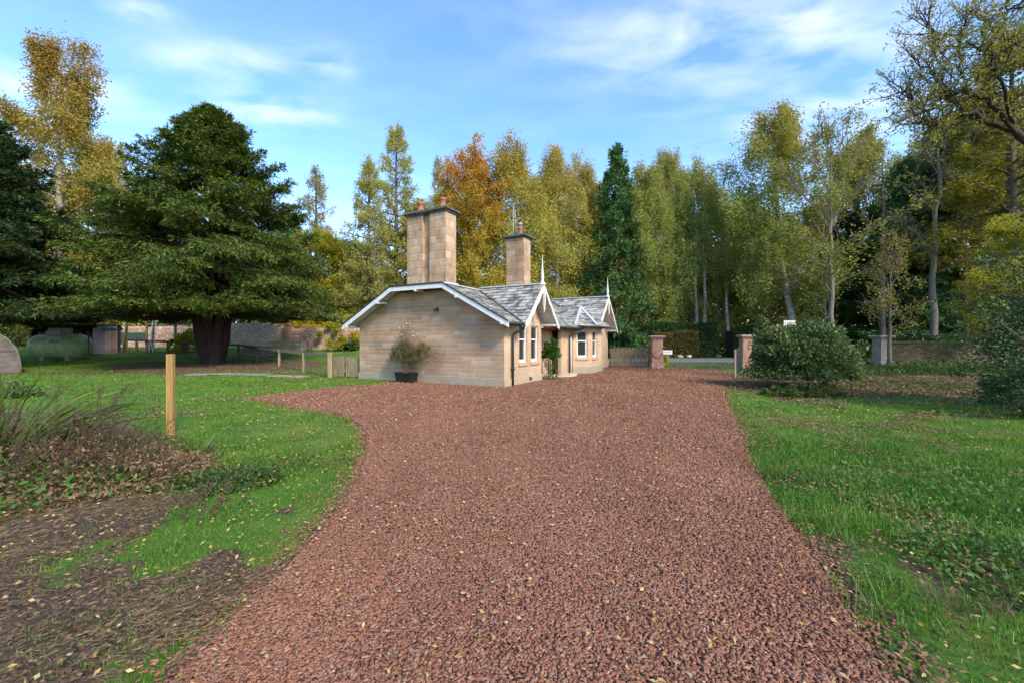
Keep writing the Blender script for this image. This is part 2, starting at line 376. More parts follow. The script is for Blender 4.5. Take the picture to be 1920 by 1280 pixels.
def vnoise(x, y, s, seed=0):
    """value noise 0..1"""
    if seed not in _ng: _ng[seed] = np.random.default_rng(seed).random((256, 256))
    g = _ng[seed]; x = np.asarray(x)/s+100; y = np.asarray(y)/s+100
    xi = np.floor(x).astype(int); yi = np.floor(y).astype(int); fx = sstep(x-xi); fy = sstep(y-yi)
    a = g[xi % 256, yi % 256]; b = g[(xi+1) % 256, yi % 256]; c = g[xi % 256, (yi+1) % 256]; d = g[(xi+1) % 256, (yi+1) % 256]
    return (a*(1-fx)+b*fx)*(1-fy)+(c*(1-fx)+d*fx)*fy
def fnoise(x, y, s, seed=0): return (vnoise(x, y, s, seed)+.5*vnoise(x, y, s/2.1, seed+1)+.25*vnoise(x, y, s/4.3, seed+2))/1.75

# ------------------------------------------------------------------ ground zones
DRIVE_PX = [(470, 746), (520, 757), (560, 765), (612, 771), (655, 781), (680, 800), (689, 830), (685, 862), (668, 905), (640, 950), (600, 1000), (540, 1062), (470, 1130), (400, 1200), (325, 1280)]
DRIVE = [gp(*p)[:2] for p in DRIVE_PX]+[(-1.5, 1.2), (-1.7, -6), (1.9, -6), (1.75, 1.2)]
DRIVE += [gp(*p)[:2] for p in [(1655, 1280), (1610, 1190), (1560, 1110), (1500, 1020), (1452, 940), (1412, 868), (1382, 800), (1366, 768), (1356, 742), (1358, 722), (1368, 708), (1378, 697), (1300, 691.5), (1246, 689), (1142, 686.5), (1100, 684), (1000, 690), (900, 700), (800, 706), (740, 716), (700, 722), (650, 724), (590, 730), (530, 737), (490, 742)]]
soil_l = [gp(*p)[:2] for p in [(300, 1279), (390, 1205), (500, 1095), (530, 1040), (455, 1000), (365, 965), (290, 910), (262, 850), (330, 812), (200, 775), (60, 765), (-400, 800)]]+[(-14, .3), (-1.3, .3)]
HOUSE_A = math.atan2(-.4737, .8807)
C0 = (-.28, 14.68)
def HW(o, t, z=0):
    return (C0[0]+.8807*o+.4737*t, C0[1]-.4737*o+.8807*t, z)
yew_c = gp(400, 682)

def soilmask(x, y):
    w = fnoise(x, y, .9, 11)-.5; w2 = (fnoise(x, y, .3, 31)-.5)*1.6
    d = np.where(pip(x, y, soil_l), pdist(x, y, soil_l), -pdist(x, y, soil_l))
    s = sstep((d+w*1.9+w2*.9)/1.1+.35)
    e = pdist(x, y, DRIVE); s = np.maximum(s, sstep(1.0-(e+w*.25)/.13)*.8)
    yd = np.hypot((x-yew_c[0]-1.5)/1.5, (y-yew_c[1]+1.0)*1.2); s = np.maximum(s, sstep((5.6+w*3-yd)/1.6)*.9)
    # worn path in front of the tree
    s = np.maximum(s, .75*sstep(1.3-np.abs(y-(gp(350, 700)[1]+(x+14)*-.03))/1.1+w)*sstep((-6-x)/3))
    # cleared litter patch to the right
    c = gp(1720, 725); rd = np.hypot((x-c[0])/9., (y-c[1]-1.0)/5.0); s = np.maximum(s, .85*sstep((1.05+w*.9-rd)/.35)); rv = fnoise(x, y, .75, 51); s = np.maximum(s, .8*sstep((rv-.60)/.08)*sstep((x-1.2)/.8)*sstep((9-y)/2)); s = np.maximum(s, .5*sstep((fnoise(x, y, 1.3, 151)-.62)/.1)*sstep(np.abs(x+1)-2.5))
    return np.clip(s*(.75+.5*fnoise(x, y, .25, 41)), 0, 1)

def axis(vals): return np.unique(np.concatenate(vals))
xs = axis([np.arange(-9, 9, .14), np.arange(-30, -9, .5), np.arange(9, 30, .5), np.geomspace(30, 400, 22), -np.geomspace(30, 400, 22)])
ys = axis([np.arange(.8, 12, .14), np.arange(12, 45, .45), np.geomspace(45, 600, 20), -np.geomspace(.5, 200, 16)+.8])
GX, GY = np.meshgrid(xs, ys)
drv = pip(GX, GY, DRIVE); dd = np.where(drv, 0, pdist(GX, GY, DRIVE))
def house_in(x, y):
    lx = (x-C0[0])*.8807-(y-C0[1])*.4737; lt = (x-C0[0])*.4737+(y-C0[1])*.8807
    return (lx < .9) & (lx > -7.6) & (lt > -.4) & (lt < 14)
def groundz(x, y):
    d = np.where(pip(x, y, DRIVE), 0, pdist(x, y, DRIVE)); amp = sstep(d/.5)*np.where(house_in(x, y), 0, 1)*sstep((32.5-y)/3)
    return terrain(x, y)+amp*(.10*(fnoise(x, y, 1.6, 5)-.45)+.035*(fnoise(x, y, .35, 9)-.5))-.012*(1-amp)
GZ = groundz(GX, GY)
V = np.stack([GX, GY, GZ], -1).reshape(-1, 3); nx, ny = len(xs), len(ys)
ii = (np.arange(ny-1)[:, None]*nx+np.arange(nx-1)[None, :]).ravel()
ground = idxmesh('ground', V, np.stack([ii, ii+1, ii+nx+1, ii+nx], 1), M['apron'])
at = ground.data.attributes.new('soil', 'FLOAT', 'POINT'); at.data.foreach_set('value', soilmask(GX, GY).ravel().astype(np.float32))
ground.data.polygons.foreach_set('use_smooth', np.ones(len(ground.data.polygons), bool))
tag(ground, None, None, kind='structure')
def mk_ground():
    m, nt, b, o = newmat('lawn_and_soil'); n = N(nt); p = n.pos()
    a = n.n('Attribute', attribute_name='soil').outputs['Fac']
    g = n.ramp(n.noise(p, 1.1, 8, .7), [(.3, (.04, .10, .008)), (.5, (.065, .155, .009)), (.7, (.12, .20, .018))])
    g = n.mix(n.mapr(n.noise(p, .35, 6, .7), .5, .68), g, (.15, .17, .04))
    g = n.mix(.6, g, n.ramp(n.noise(p, 26, 4, .8), [(.35, (.45, .45, .4)), (.65, (1.4, 1.35, 1.2))]), 'MULTIPLY')
    s = n.ramp(n.noise(p, 6, 9, .78), [(.3, (.035, .021, .012)), (.5, (.085, .052, .027)), (.66, (.14, .09, .048)), (.8, (.22, .155, .085))])
    v = n.vor(p, 28); sc = n.n('SeparateColor'); n.set(sc.inputs[0], v.outputs['Color'])
    s = n.mix(n.mapr(sc.outputs[0], .72, .76), s, n.ramp(sc.outputs[1], [(0, (.08, .045, .025)), (.6, (.2, .12, .06)), (1, (.3, .22, .11))]))
    fac = n.mapr(n.math('ADD', a, n.math('MULTIPLY', n.math('SUBTRACT', n.noise(p, 9, 6, .7), .5), .9)), .35, .6)
    n.set(b.inputs['Base Color'], n.mix(fac, g, s)); b.inputs['Roughness'].default_value = .95
    n.bump(n.noise(p, 22, 8, .75), .8, .05, b); return m
ground.data.materials[0] = mk_ground()

# driveway sheet
dr = MB(); tri = geometry.tessellate_polygon([[Vector((x, y, 0)) for x, y in DRIVE]]); dr.v = [(x, y, .004) for x, y in DRIVE]; dr.f = [tuple(t) for t in tri]
def mk_drive():
    m, nt, b, o = newmat('red_gravel_bed'); n = N(nt); p = n.pos(); v = n.vor(p, 34); sc = n.n('SeparateColor'); n.set(sc.inputs[0], v.outputs['Color'])
    c = n.ramp(sc.outputs[0], [(0, (.15, .060, .040)), (.4, (.22, .092, .060)), (.8, (.28, .125, .08)), (1, (.33, .17, .11))])
    c = n.mix(.6, c, n.ramp(n.noise(p, .8, 6, .7), [(.3, (.8, .8, .8)), (.7, (1.1, 1.08, 1.05))]), 'MULTIPLY')
    n.set(b.inputs['Base Color'], c); n.bump(n.math('ADD', sc.outputs[1], n.mapr(v.outputs['Distance'], 0, .6, 1., 0.)), .9, .02, b); b.inputs['Roughness'].default_value = .85; return m
M['drivebed'] = mk_drive()
drive = dr.part('driveway', 'drivebed'); tag(drive, None, None, kind='structure')
# gravel chips
def mk_chip():
    m, nt, b, o = newmat('gravel_chip'); n = N(nt)
    c = n.ramp(n.isl(), [(0, (.185, .082, .050)), (.3, (.225, .103, .062)), (.7, (.262, .127, .078)), (.93, (.30, .160, .10)), (.97, (.22, .16, .12)), (1, (.40, .28, .19))])
    c = n.mix(1., c, n.ramp(n.noise(n.scale(n.pos(), (1, .35, 1)), .9, 5, .65), [(.3, (.82, .80, .80)), (.7, (1.14, 1.13, 1.12))]), 'MULTIPLY')
    n.set(b.inputs['Base Color'], c); b.inputs['Roughness'].default_value = .95; b.inputs['Specular IOR Level'].default_value = .12; n.bump(n.noise(n.pos(), 60, 4), .3, .01, b); return m
M['chip'] = mk_chip()
rng = np.random.default_rng(3)
def sample_band(y0, y1, dens, xr, test):
    """uniform random ground points in a strip inside test and the view"""
    A = (y1-y0)*(xr[1]-xr[0]); n = int(A*dens); x = rng.uniform(xr[0], xr[1], n); y = rng.uniform(y0, y1, n)
    k = (np.abs(x) < 1.32*y+.6) & test(x, y); return x[k], y[k]
ind = lambda x, y: pip(x, y, DRIVE) & ~house_in(x, y)
edge_in = lambda x, y: ~house_in(x, y) & (pip(x, y, DRIVE) | (rng.random(len(x)) < np.exp(-pdist(x, y, DRIVE)/.09)*.8))
X, Y_ , SZ = [], [], []
for y0, y1, dens, s in ((1.6, 3.5, 6800, .50), (3.5, 6, 4600, .60), (6, 10, 2000, .78), (10, 16, 650, 1.05), (16, 27, 190, 1.4)):
    x, y = sample_band(y0, y1, dens, (-9, 12), edge_in); X.append(x); Y_.append(y); SZ.append(np.full(len(x), s))
X, Y_, SZ = np.concatenate(X), np.concatenate(Y_), np.concatenate(SZ); nch = len(X)
cor = np.array([[-1, -1, -1], [1, -1, -1], [1, 1, -1], [-1, 1, -1], [-1, -1, 1], [1, -1, 1], [1, 1, 1], [-1, 1, 1]], float)
c = cor[None]+rng.normal(0, .28, (nch, 8, 3)); dim = np.stack([rng.gamma(5, .0036, nch)+.004, rng.uniform(.007, .015, nch), rng.uniform(.0025, .0065, nch)], 1)*SZ[:, None]
c = c*dim[:, None, :]
def rotm(az, tx, ty):
    ca, sa = np.cos(az), np.sin(az); cx, sx = np.cos(tx), np.sin(tx); cy, sy = np.cos(ty), np.sin(ty); o = np.ones_like(az); z = o*0
    Rz = np.stack([ca, -sa, z, sa, ca, z, z, z, o], -1).reshape(-1, 3, 3); Rx = np.stack([o, z, z, z, cx, -sx, z, sx, cx], -1).reshape(-1, 3, 3)
    Ry = np.stack([cy, z, sy, z, o, z, -sy, z, cy], -1).reshape(-1, 3, 3); return Rz@Rx@Ry
R_ = rotm(rng.uniform(0, 6.28, nch), rng.normal(0, .20, nch), rng.normal(0, .20, nch))
c = np.einsum('nij,nkj->nki', R_, c)+np.stack([X, Y_, np.where(pip(X, Y_, DRIVE), .004, groundz(X, Y_))+rng.uniform(.003, .02, nch)*np.sqrt(SZ)], 1)[:, None, :]
bf = np.array([(4, 5, 6, 7), (0, 1, 5, 4), (1, 2, 6, 5), (2, 3, 7, 6), (3, 0, 4, 7)])
chips = idxmesh('gravel', c.reshape(-1, 3), (np.arange(nch)[:, None, None]*8+bf[None]).reshape(-1, 4), 'chip')
tag(chips, 'loose red stone chippings covering the driveway', 'gravel', kind='stuff')

# road, apron, verge
def strip(name, poly, z, mat, n=24):
    mb = MB(); mb.prism([(x, y, z) for x, y in poly], (0, 0, -.05)); o = mb.part(name, mat); tag(o, None, None, kind='structure'); return o
strip('road', [(5, 32.6), (60, 31.5), (120, 28), (120, 34.5), (60, 38.2), (5, 39.5)], .03, 'asphalt')
strip('entrance_apron', [gp(1268, 690)[:2], gp(1381, 697.5)[:2], (19, 33), (12.2, 33)], .012, 'apron')

# ------------------------------------------------------------------ grass
def blades(x, y, h, w, lean, rng, segs=2):
    n = len(x); z = groundz(x, y); az = rng.uniform(0, 2*PI, n); wd = np.stack([np.cos(az), np.sin(az), np.zeros(n)], 1)*(w*.5)[:, None] if hasattr(w, '__len__') else np.stack([np.cos(az), np.sin(az), np.zeros(n)], 1)*w*.5
    la = rng.uniform(0, 2*PI, n); ld = np.stack([np.cos(la), np.sin(la), np.zeros(n)], 1)*(lean*h*rng.random(n))[:, None]
    b = np.stack([x, y, z-.01], 1); up = np.zeros((n, 3)); up[:, 2] = h
    m = b+up*.6+ld*.35; t = b+up*(1-.35*lean)+ld
    if segs == 1: return np.stack([b-wd, b+wd, t], 1).reshape(-1, 3), 3
    V = np.stack([b-wd, b+wd, m+wd*.75, t, m-wd*.75], 1); return V.reshape(-1, 3), 5
def blademesh(name, V, mat):
    n = len(V)//5; f = np.array([(0, 1, 2), (0, 2, 4), (4, 2, 3)]); return idxmesh(name, V, (np.arange(n)[:, None, None]*5+f[None]).reshape(-1, 3), mat)
lawn_ok = lambda x, y: ((~pip(x, y, DRIVE)) | ((pdist(x, y, DRIVE) < .16*rng.random(len(x))) & (rng.random(len(x)) < .6))) & (~house_in(x, y)) & (soilmask(x, y) < rng.random(len(x))*.9+.05)
Vs = []
for y0, y1, dens, hh, ww in ((1.7, 4, 2600, .055, .005), (4, 7, 1800, .06, .007), (7, 11, 700, .06, .011), (11, 17, 250, .065, .019), (17, 31, 75, .08, .035)):
    x, y = sample_band(y0, y1, dens, (-1.35*y1, 1.35*y1), lawn_ok)
    h = hh*rng.uniform(.4, 1.4, len(x))*(.25+1.5*fnoise(x, y, .5, 61)); V5, k = blades(x, y, h, ww, .8, rng); Vs.append(V5)
tag(blademesh('grass', np.concatenate(Vs), 'l_grass'), 'short bright green lawn grass either side of the drive', 'grass', kind='stuff')
# longer grass on the right
cR = gp(1800, 950)
def longm(x, y):
    d = np.hypot((x-cR[0]-.6)/2.9, (y-cR[1]-.2)/2.6)+(fnoise(x, y, .8, 71)-.5)*.9
    return (~pip(x, y, DRIVE)) & (rng.random(len(x)) < sstep((1.15-d)/.5))
x, y = sample_band(1.7, 9, 2300, (1.8, 10), longm); h = rng.uniform(.05, .22, len(x))*(.2+1.6*fnoise(x, y, .5, 81))
V5, k = blades(x, y, h, .006, 1.3, rng); tag(blademesh('grass', V5, 'l_grassd'), 'long lush tussocky grass on the right verge', 'grass', kind='stuff')

# fallen leaves
def scatter_leaves(name, x, y, L, mat, label, on=.012):
    n = len(x); P = np.stack([x, y, np.where(pip(x, y, DRIVE), .030+.004*np.minimum(y, 12), groundz(x, y)+on)], 1)
    a = rng.uniform(0, 2*PI, n); D = np.stack([np.cos(a), np.sin(a), rng.normal(0, .25, n)], 1)
    V = leaf_quads(P, D, L*rng.uniform(.6, 1.3, n), L*.5*rng.uniform(.6, 1.3, n), rng, up=(0, 0, 1.2)); return tag(npmesh(name, V, 4, mat), label, 'leaves', kind='stuff')
x1, y1 = sample_band(1.7, 8, 85, (-6, 8), lambda x, y: rng.random(len(x)) < .9); x2, y2 = sample_band(8, 24, 34, (-9, 14), lambda x, y: ~house_in(x, y))
scatter_leaves('fallen_leaves', np.r_[x1, x2], np.r_[y1, y2], np.r_[np.full(len(x1), .036), np.full(len(x2), .055)], 'l_fallen', 'yellow and tan autumn leaves scattered over drive and lawn', .055)
xa, ya = sample_band(1.7, 9, 480, (1.4, 9), lambda x, y: (~pip(x, y, DRIVE)) & (fnoise(x, y, .6, 91) > .5+.1*rng.random(len(x))))
scatter_leaves('fallen_leaves', xa, ya, np.full(len(xa), .045), 'l_litter', 'dense drift of brown and yellow leaves on the right verge', .075)
soil_ok = lambda x, y: (~pip(x, y, DRIVE)) & (soilmask(x, y) > .45)
xs_, ys_ = sample_band(1.7, 8, 420, (-10, -.8), soil_ok); xr_, yr_ = sample_band(9, 21, 120, (7, 26), soil_ok); xt, yt = sample_band(14, 26, 25, (-24, -6), soil_ok)
scatter_leaves('leaf_litter', np.r_[xs_, xr_, xt], np.r_[ys_, yr_, yt], np.r_[np.full(len(xs_), .035), np.full(len(xr_), .12), np.full(len(xt), .1)], 'l_litter', 'brown leaf litter and bark bits on bare soil', .012)
# straw
x, y = sample_band(1.8, 6.5, 4200, (-8, -.9), soil_ok); k = fnoise(x, y, .6, 101) > .25+.5*rng.random(len(x)); x, y = x[k], y[k]; n_ = len(x)
a = rng.normal(.5, 1.0, n_); D = np.stack([np.cos(a), np.sin(a), rng.normal(.02, .13, n_)], 1); P = np.stack([x, y, groundz(x, y)+rng.uniform(.01, .05, n_)], 1)
tag(npmesh('dead_grass', leaf_quads(P, D, rng.uniform(.02, .11, n_)*(1+(rng.random(n_) > .93)*1.5), .0035, rng, up=(0, 0, 1)), 4, 'l_straw'), 'flattened straw coloured dead grass stems on the soil', 'dead grass', kind='stuff')
# pebbly dark soil crumbs next to the drive
x, y = sample_band(1.7, 5, 900, (-4, -.9), soil_ok); n_ = len(x); c = cor[None]+rng.normal(0, .3, (n_, 8, 3)); c = c*rng.uniform(.004, .013, (n_, 1, 1)); c[:, :, 2] *= .6
c = c+np.stack([x, y, groundz(x, y)+.004], 1)[:, None, :]
tag(idxmesh('soil_crumbs', c.reshape(-1, 3), (np.arange(n_)[:, None, None]*8+bf[None]).reshape(-1, 4), m_plain('soil_crumb', (.065, .045, .030), .9, .5, 20)), 'dark crumbs of earth and small stones by the drive', 'soil', kind='stuff')

x, y = sample_band(9, 21, 14, (7, 26), soil_ok); n_ = len(x); a = rng.uniform(0, 6.28, n_); D = np.stack([np.cos(a), np.sin(a), rng.normal(.05, .2, n_)], 1); P = np.stack([x, y, groundz(x, y)+rng.uniform(.02, .08, n_)], 1)
tag(npmesh('twigs', leaf_quads(P, D, rng.uniform(.15, .9, n_), .022, rng, up=(0, 0, 1)), 4, 'l_dead'), 'dead twigs and cut brash strewn over the cleared ground', 'twigs', kind='stuff')
# ------------------------------------------------------------------ tree generator
class Wood:
    def __init__(s): s.V = []; s.Fq = []; s.n = 0
    def tube(s, P, R, k):
        P = np.asarray(P, float); R = np.asarray(R, float); m = len(P)
        d = np.gradient(P, axis=0); d = unit(d); ref = np.array([0, 0, 1.]) if abs(d[0][2]) < .8 else np.array([1., 0, 0])
        a = unit(np.cross(d, ref)); b = np.cross(d, a); t = np.arange(k)*2*PI/k
        ring = P[:, None]+(a[:, None]*np.cos(t)[None, :, None]+b[:, None]*np.sin(t)[None, :, None])*R[:, None, None]
        s.V.append(ring.reshape(-1, 3)); i = np.arange(m-1)[:, None]*k; j = np.arange(k)[None]; j2 = (j+1) % k
        s.Fq.append((np.stack([i+j, i+j2, i+k+j2, i+k+j], -1)+s.n).reshape(-1, 4)); s.n += m*k
    def obj(s, name, mat, parent):
        o = idxmesh(name, np.concatenate(s.V), np.concatenate(s.Fq), mat, parent); o.data.polygons.foreach_set('use_smooth', np.ones(len(o.data.polygons), bool)); return o

KIND = dict(
 birch=dict(f0=.13, n=46, prof=lambda g: .28+.85*np.sin(PI*min(1, g*.92+.05))**.7*(1-.45*g), e0=.35, e1=1.1, bend=-.45, sub=11, subl=.5, hang=2.2, nl=115, ll=.19, lw=.095, sp=.38, trunk='birchbark', tr=.011, lean=.04),
 larch=dict(f0=.12, n=80, prof=lambda g: (1-g)**.75*.95+.06, e0=.0, e1=.5, bend=.25, sub=10, subl=.36, hang=.6, nl=42, ll=.26, lw=.08, sp=.22, trunk='bark', tr=.016, lean=.01),
 spruce=dict(f0=.05, n=110, prof=lambda g: (1-g)**.85+.04, e0=-.15, e1=.45, bend=-.15, sub=10, subl=.34, hang=.6, nl=44, ll=.34, lw=.11, sp=.16, trunk='bark', tr=.012, lean=.0),
 pine=dict(f0=.35, n=60, prof=lambda g: (1-g)**.6*.9+.1, e0=-.1, e1=.7, bend=-.1, sub=9, subl=.36, hang=.5, nl=34, ll=.38, lw=.17, sp=.26, trunk='bark', tr=.012, lean=.01),
 broad=dict(f0=.16, n=44, prof=lambda g: .35+.75*math.sqrt(max(0, 1-((g-.38)/.66)**2)), e0=.15, e1=1.2, bend=.2, sub=11, subl=.42, hang=.3, nl=120, ll=.20, lw=.14, sp=.5, trunk='bark', tr=.014, lean=.03),
 ash=dict(f0=.28, n=22, prof=lambda g: .4+.7*math.sqrt(max(0, 1-((g-.5)/.6)**2)), e0=.6, e1=1.25, bend=.45, sub=9, subl=.5, hang=.5, nl=24, ll=.24, lw=.12, sp=.42, trunk='palebark', tr=.009, lean=.05, twigs=1),
 bare=dict(f0=.38, n=16, prof=lambda g: .35+.6*math.sin(PI*min(1, g*.9+.1)), e0=.7, e1=1.25, bend=.4, sub=8, subl=.5, hang=.1, nl=4, ll=.22, lw=.12, sp=.25, trunk='palebark', tr=.009, lean=.06, twigs=1),
)
def build_tree(root, kind, H, R, leafmat, seed, dens=1., lsz=1., over=None):
    p = dict(KIND[kind]); p.update(over or {}); r = np.random.default_rng(seed); W = Wood()
    nT = 14; tt = np.linspace(0, 1, nT); off = np.cumsum(r.normal(0, p['lean']*H/nT, (nT, 2)), 0)*1.0; off -= off[0]
    lv = p.get('leanv'); T = np.zeros((nT, 3)); T[:, :2] = off
    if lv is not None: T[:, 0] += lv[0]*np.minimum(tt, .5)*2; T[:, 1] += lv[1]*np.minimum(tt, .5)*2
    T[:, 2] = tt*H; r0 = p['tr']*H; TR = r0*(1-tt)**.8+.03; TR[0] *= 1.5
    W.tube(T, TR, 9); B0, B1 = [], []; forks = p.get('forks', 0)
    n = int(p['n'])
    for i in range(n):
        g = ((i+r.random())/n); f = p['f0']+(1-p['f0'])*g*.985; base = np.array([np.interp(f, tt, T[:, k]) for k in range(3)])
        az = i*2.39996+r.normal(0, .35); L = R*p['prof'](g)*r.uniform(.72, 1.18); el = p['e0']+(p['e1']-p['e0'])*g+r.normal(0, .14)
        m = 7; d = np.array([math.cos(az)*math.cos(el), math.sin(az)*math.cos(el), math.sin(el)]); pts = [base]
        for s in range(m-1):
            d = d+np.array([0, 0, p['bend']/m])+r.normal(0, .10, 3); d /= np.linalg.norm(d); pts.append(pts[-1]+d*L/(m-1))
        pts = np.array(pts); rr = max(.02, np.interp(f, tt, TR)*.42); W.tube(pts, np.linspace(rr, .012+.1*rr, m), 5)
        ns = max(3, int(p['sub']*(.5+.5*L/R)))
        for q in range(ns):
            u = .22+.78*(q+r.random())/ns; b = np.array([np.interp(u*(m-1), range(m), pts[:, k]) for k in range(3)])
            dl = pts[min(m-1, int(u*(m-1))+1)]-pts[max(0, int(u*(m-1))-0)] if int(u*(m-1)) < m-1 else pts[-1]-pts[-2]; dl = dl/np.linalg.norm(dl)
            sgn = 1 if q % 2 else -1; a2 = sgn*r.uniform(.5, 1.1); ca, sa = math.cos(a2), math.sin(a2)
            d2 = np.array([dl[0]*ca-dl[1]*sa, dl[0]*sa+dl[1]*ca, dl[2]+r.normal(.08, .22)]); d2 /= np.linalg.norm(d2)
            l2 = L*p['subl']*(1.15-u)*r.uniform(.6, 1.3)+.25; e = b+d2*l2
            B0.append(b); B1.append(e)
            if p.get('twigs'):
                W.tube(np.array([b, b+(e-b)*.5+r.normal(0, .06*l2, 3), e]), np.array([.35*rr+.01, .02, .01]), 3)
                for _ in range(2):
                    mm = b+(e-b)*r.uniform(.3, .9); W.tube(np.array([mm, mm+(d2+r.normal(0, .5, 3)+[0, 0, .3])*l2*.45]), np.array([.016, .008]), 3)
        B0.append(pts[-3]); B1.append(pts[-1]+d*.2)
    B0, B1 = np.array(B0), np.array(B1); wood = W.obj('trunk', p['trunk'], root)
    nl = max(2, int(p['nl']*dens)); N_ = len(B0)*nl; idx = np.repeat(np.arange(len(B0)), nl)
    # leaves hang on strands: a few per branchlet
    st = r.integers(0, 4, N_); key = idx*4+st; ku = r.random(len(B0)*4); kh = r.random(len(B0)*4); ko = r.normal(0, p['sp'], (len(B0)*4, 3))
    u = np.clip(.15+.85*ku[key]+r.normal(0, .09, N_), 0, 1.06)[:, None]
    P = B0[idx]+(B1-B0)[idx]*u+ko[key]*.8+r.normal(0, p['sp']*.45, (N_, 3))
    hg = p['hang']*(.3+kh[key])*r.random(N_); P[:, 2] -= hg
    D = unit(unit((B1-B0)[idx])+r.normal(0, .7, (N_, 3))); D[:, 2] -= min(1.6, p['hang'])*.9*r.random(N_)
    keep = P[:, 2] > .4; P, D = P[keep], D[keep]; k = len(P)
    V = leaf_quads(P, D, p['ll']*lsz*r.uniform(.6, 1.35, k), p['lw']*lsz*r.uniform(.6, 1.35, k), r)
    npmesh('crown', V, 4, leafmat, root); rad = np.hypot(P[:, 0]-T[-1][0]*.6, P[:, 1]-T[-1][1]*.6); return float(np.percentile(P[:, 2], 99.9)), float(np.percentile(rad, 97))
PROTO = {}
def tree(name, label, cat, px, ytop, Y, key, H0, R0, kind, mat, seed, wpx=None, dens=1., lsz=1., rot=None, group=None, over=None, base=None):
    """key: shape shared between copies; scaled to the height and half width read off the photo"""
    loc = base or ap(px, Y); H = zat(ytop, Y)-loc[2]
    if key not in PROTO:
        o = thing(name, label, cat); H0, R0 = build_tree(o, kind, H0, R0, mat, seed, dens, lsz, over); PROTO[key] = (o, H0, R0)
    else:
        o, H0, R0 = PROTO[key]; o = copy_tree(o); o.name = name; o['label'] = label; o['category'] = cat
        if mat is not None:
            for ch in o.children:
                if ch.name.startswith('crown') and ch.data.materials[0] != M[mat]:
                    ch.data = ch.data.copy(); ch.data.materials[0] = M[mat]
    if 'group' in o: del o['group']
    if group: o['group'] = group
    s = H/H0*1.0; sw = (wpx/F*Y)/R0*1.12 if wpx else s
    o.location = (loc[0], loc[1], loc[2]-.1); o.scale = (sw, sw, s); o.rotation_euler = (0, 0, random.uniform(0, 6.28) if rot is None else rot)
    return o

TG = 'trees of the wood behind the cottage'
# --- left side
tree('birch_tree', 'tall golden birch with a white trunk, far left above the dark yew', 'tree', 100, 62, 38, 'birchA', 28, 5, 'birch', 'l_birchr', 11, wpx=88, dens=1.3, lsz=1.15, group=TG)
tree('birch_tree', 'yellowing birch in the gap between the tall golden birch and the big yew', 'tree', 185, 250, 44, 'birchB', 20, 4.2, 'birch', 'l_birchg', 12, wpx=75, group=TG)
tree('larch_tree', 'thin pale larch just right of the big yew', 'tree', 592, 312, 48, 'larchA', 20, 4.4, 'larch', 'l_palarch', 21, wpx=52, dens=.55, group=TG)
tree('larch_tree', 'tallest yellow green larch, just left of the big chimney', 'tree', 742, 236, 46, 'larchB', 24, 5, 'larch', 'l_larch', 22, wpx=62, dens=1.05, group=TG)
tree('larch_tree', 'shorter feathery larch between the thin pale larch and the tallest larch', 'tree', 692, 296, 43, 'larchC', 20, 4.6, 'larch', 'l_larch', 23, wpx=58, dens=.95, group=TG)
tree('larch_tree', 'sparse larch top showing between big chimney and orange beech', 'tree', 822, 294, 55, 'larchA', 20, 4.4, 'larch', 'l_palarch', 24, wpx=38, group=TG)
tree('beech_tree', 'orange beech behind and right of the big chimney', 'tree', 886, 280, 41, 'broadA', 19, 5.6, 'broad', 'l_beech', 31, wpx=88, dens=1.1, group=TG)
tree('birch_tree', 'golden birch directly behind the narrow chimney', 'tree', 972, 262, 42, 'birchC', 20, 4.4, 'birch', 'l_birchg', 13, wpx=74, dens=1.15, group=TG)
tree('birch_tree', 'golden birch behind the first roof finial', 'tree', 1042, 276, 44, 'birchD', 20, 4.4, 'birch', 'l_birchg', 14, wpx=66, dens=1.05, group=TG)
tree('birch_tree', 'narrow golden birch left of the dark green conifer', 'tree', 1092, 292, 46, 'birchB', 20, 4.2, 'birch', 'l_birchg', 15, wpx=56, group=TG)
tree('conifer_tree', 'dark green conifer behind the far gable between golden and olive birches', 'tree', 1155, 276, 42, 'spruceA', 19, 4.8, 'spruce', 'l_spruce', 41, wpx=64, dens=1., group=TG)
tree('birch_tree', 'olive birch just right of the dark green conifer', 'tree', 1208, 296, 43, 'birchC', 20, 4.4, 'birch', 'l_bircho', 16, wpx=64, group=TG)
tree('birch_tree', 'tallest olive birch above the red gate pillar', 'tree', 1250, 280, 44, 'birchD', 20, 4.4, 'birch', 'l_bircho', 17, wpx=62, group=TG)
tree('birch_tree', 'olive birch above the gateway', 'tree', 1294, 302, 45, 'birchE', 20, 4.4, 'birch', 'l_bircho', 18, wpx=64, group=TG)
tree('birch_tree', 'shorter olive birch left of the tall leaning birch', 'tree', 1345, 338, 46, 'birchB', 20, 4.2, 'birch', 'l_bircho', 19, wpx=58, group=TG)
tree('birch_tree', 'tall golden topped birch with a leaning white trunk, above the laurel bush', 'tree', 1494, 205, 38, 'birchF', 23, 4.6, 'birch', 'l_bircho', 20, wpx=92, dens=1.25, group=TG, rot=0, over=dict(leanv=(-1.5, 0), f0=.26))
tree('ash_tree', 'half bare pale barked ash right of the leaning birch', 'tree', 1560, 215, 34, 'ashA', 20, 5.6, 'ash', 'l_ash', 51, wpx=105, dens=1.2, group=TG)
tree('oak_tree', 'olive gold tree crown behind the half bare ash', 'tree', 1612, 238, 47, 'broadB', 20, 5.4, 'broad', 'l_ash', 32, wpx=78, dens=.9, group=TG)
tree('spruce_tree', 'dark spruce low behind the half bare ash', 'tree', 1655, 385, 44, 'spruceB', 20, 5.4, 'spruce', 'l_spruce', 42, wpx=92, dens=.9, group=TG)
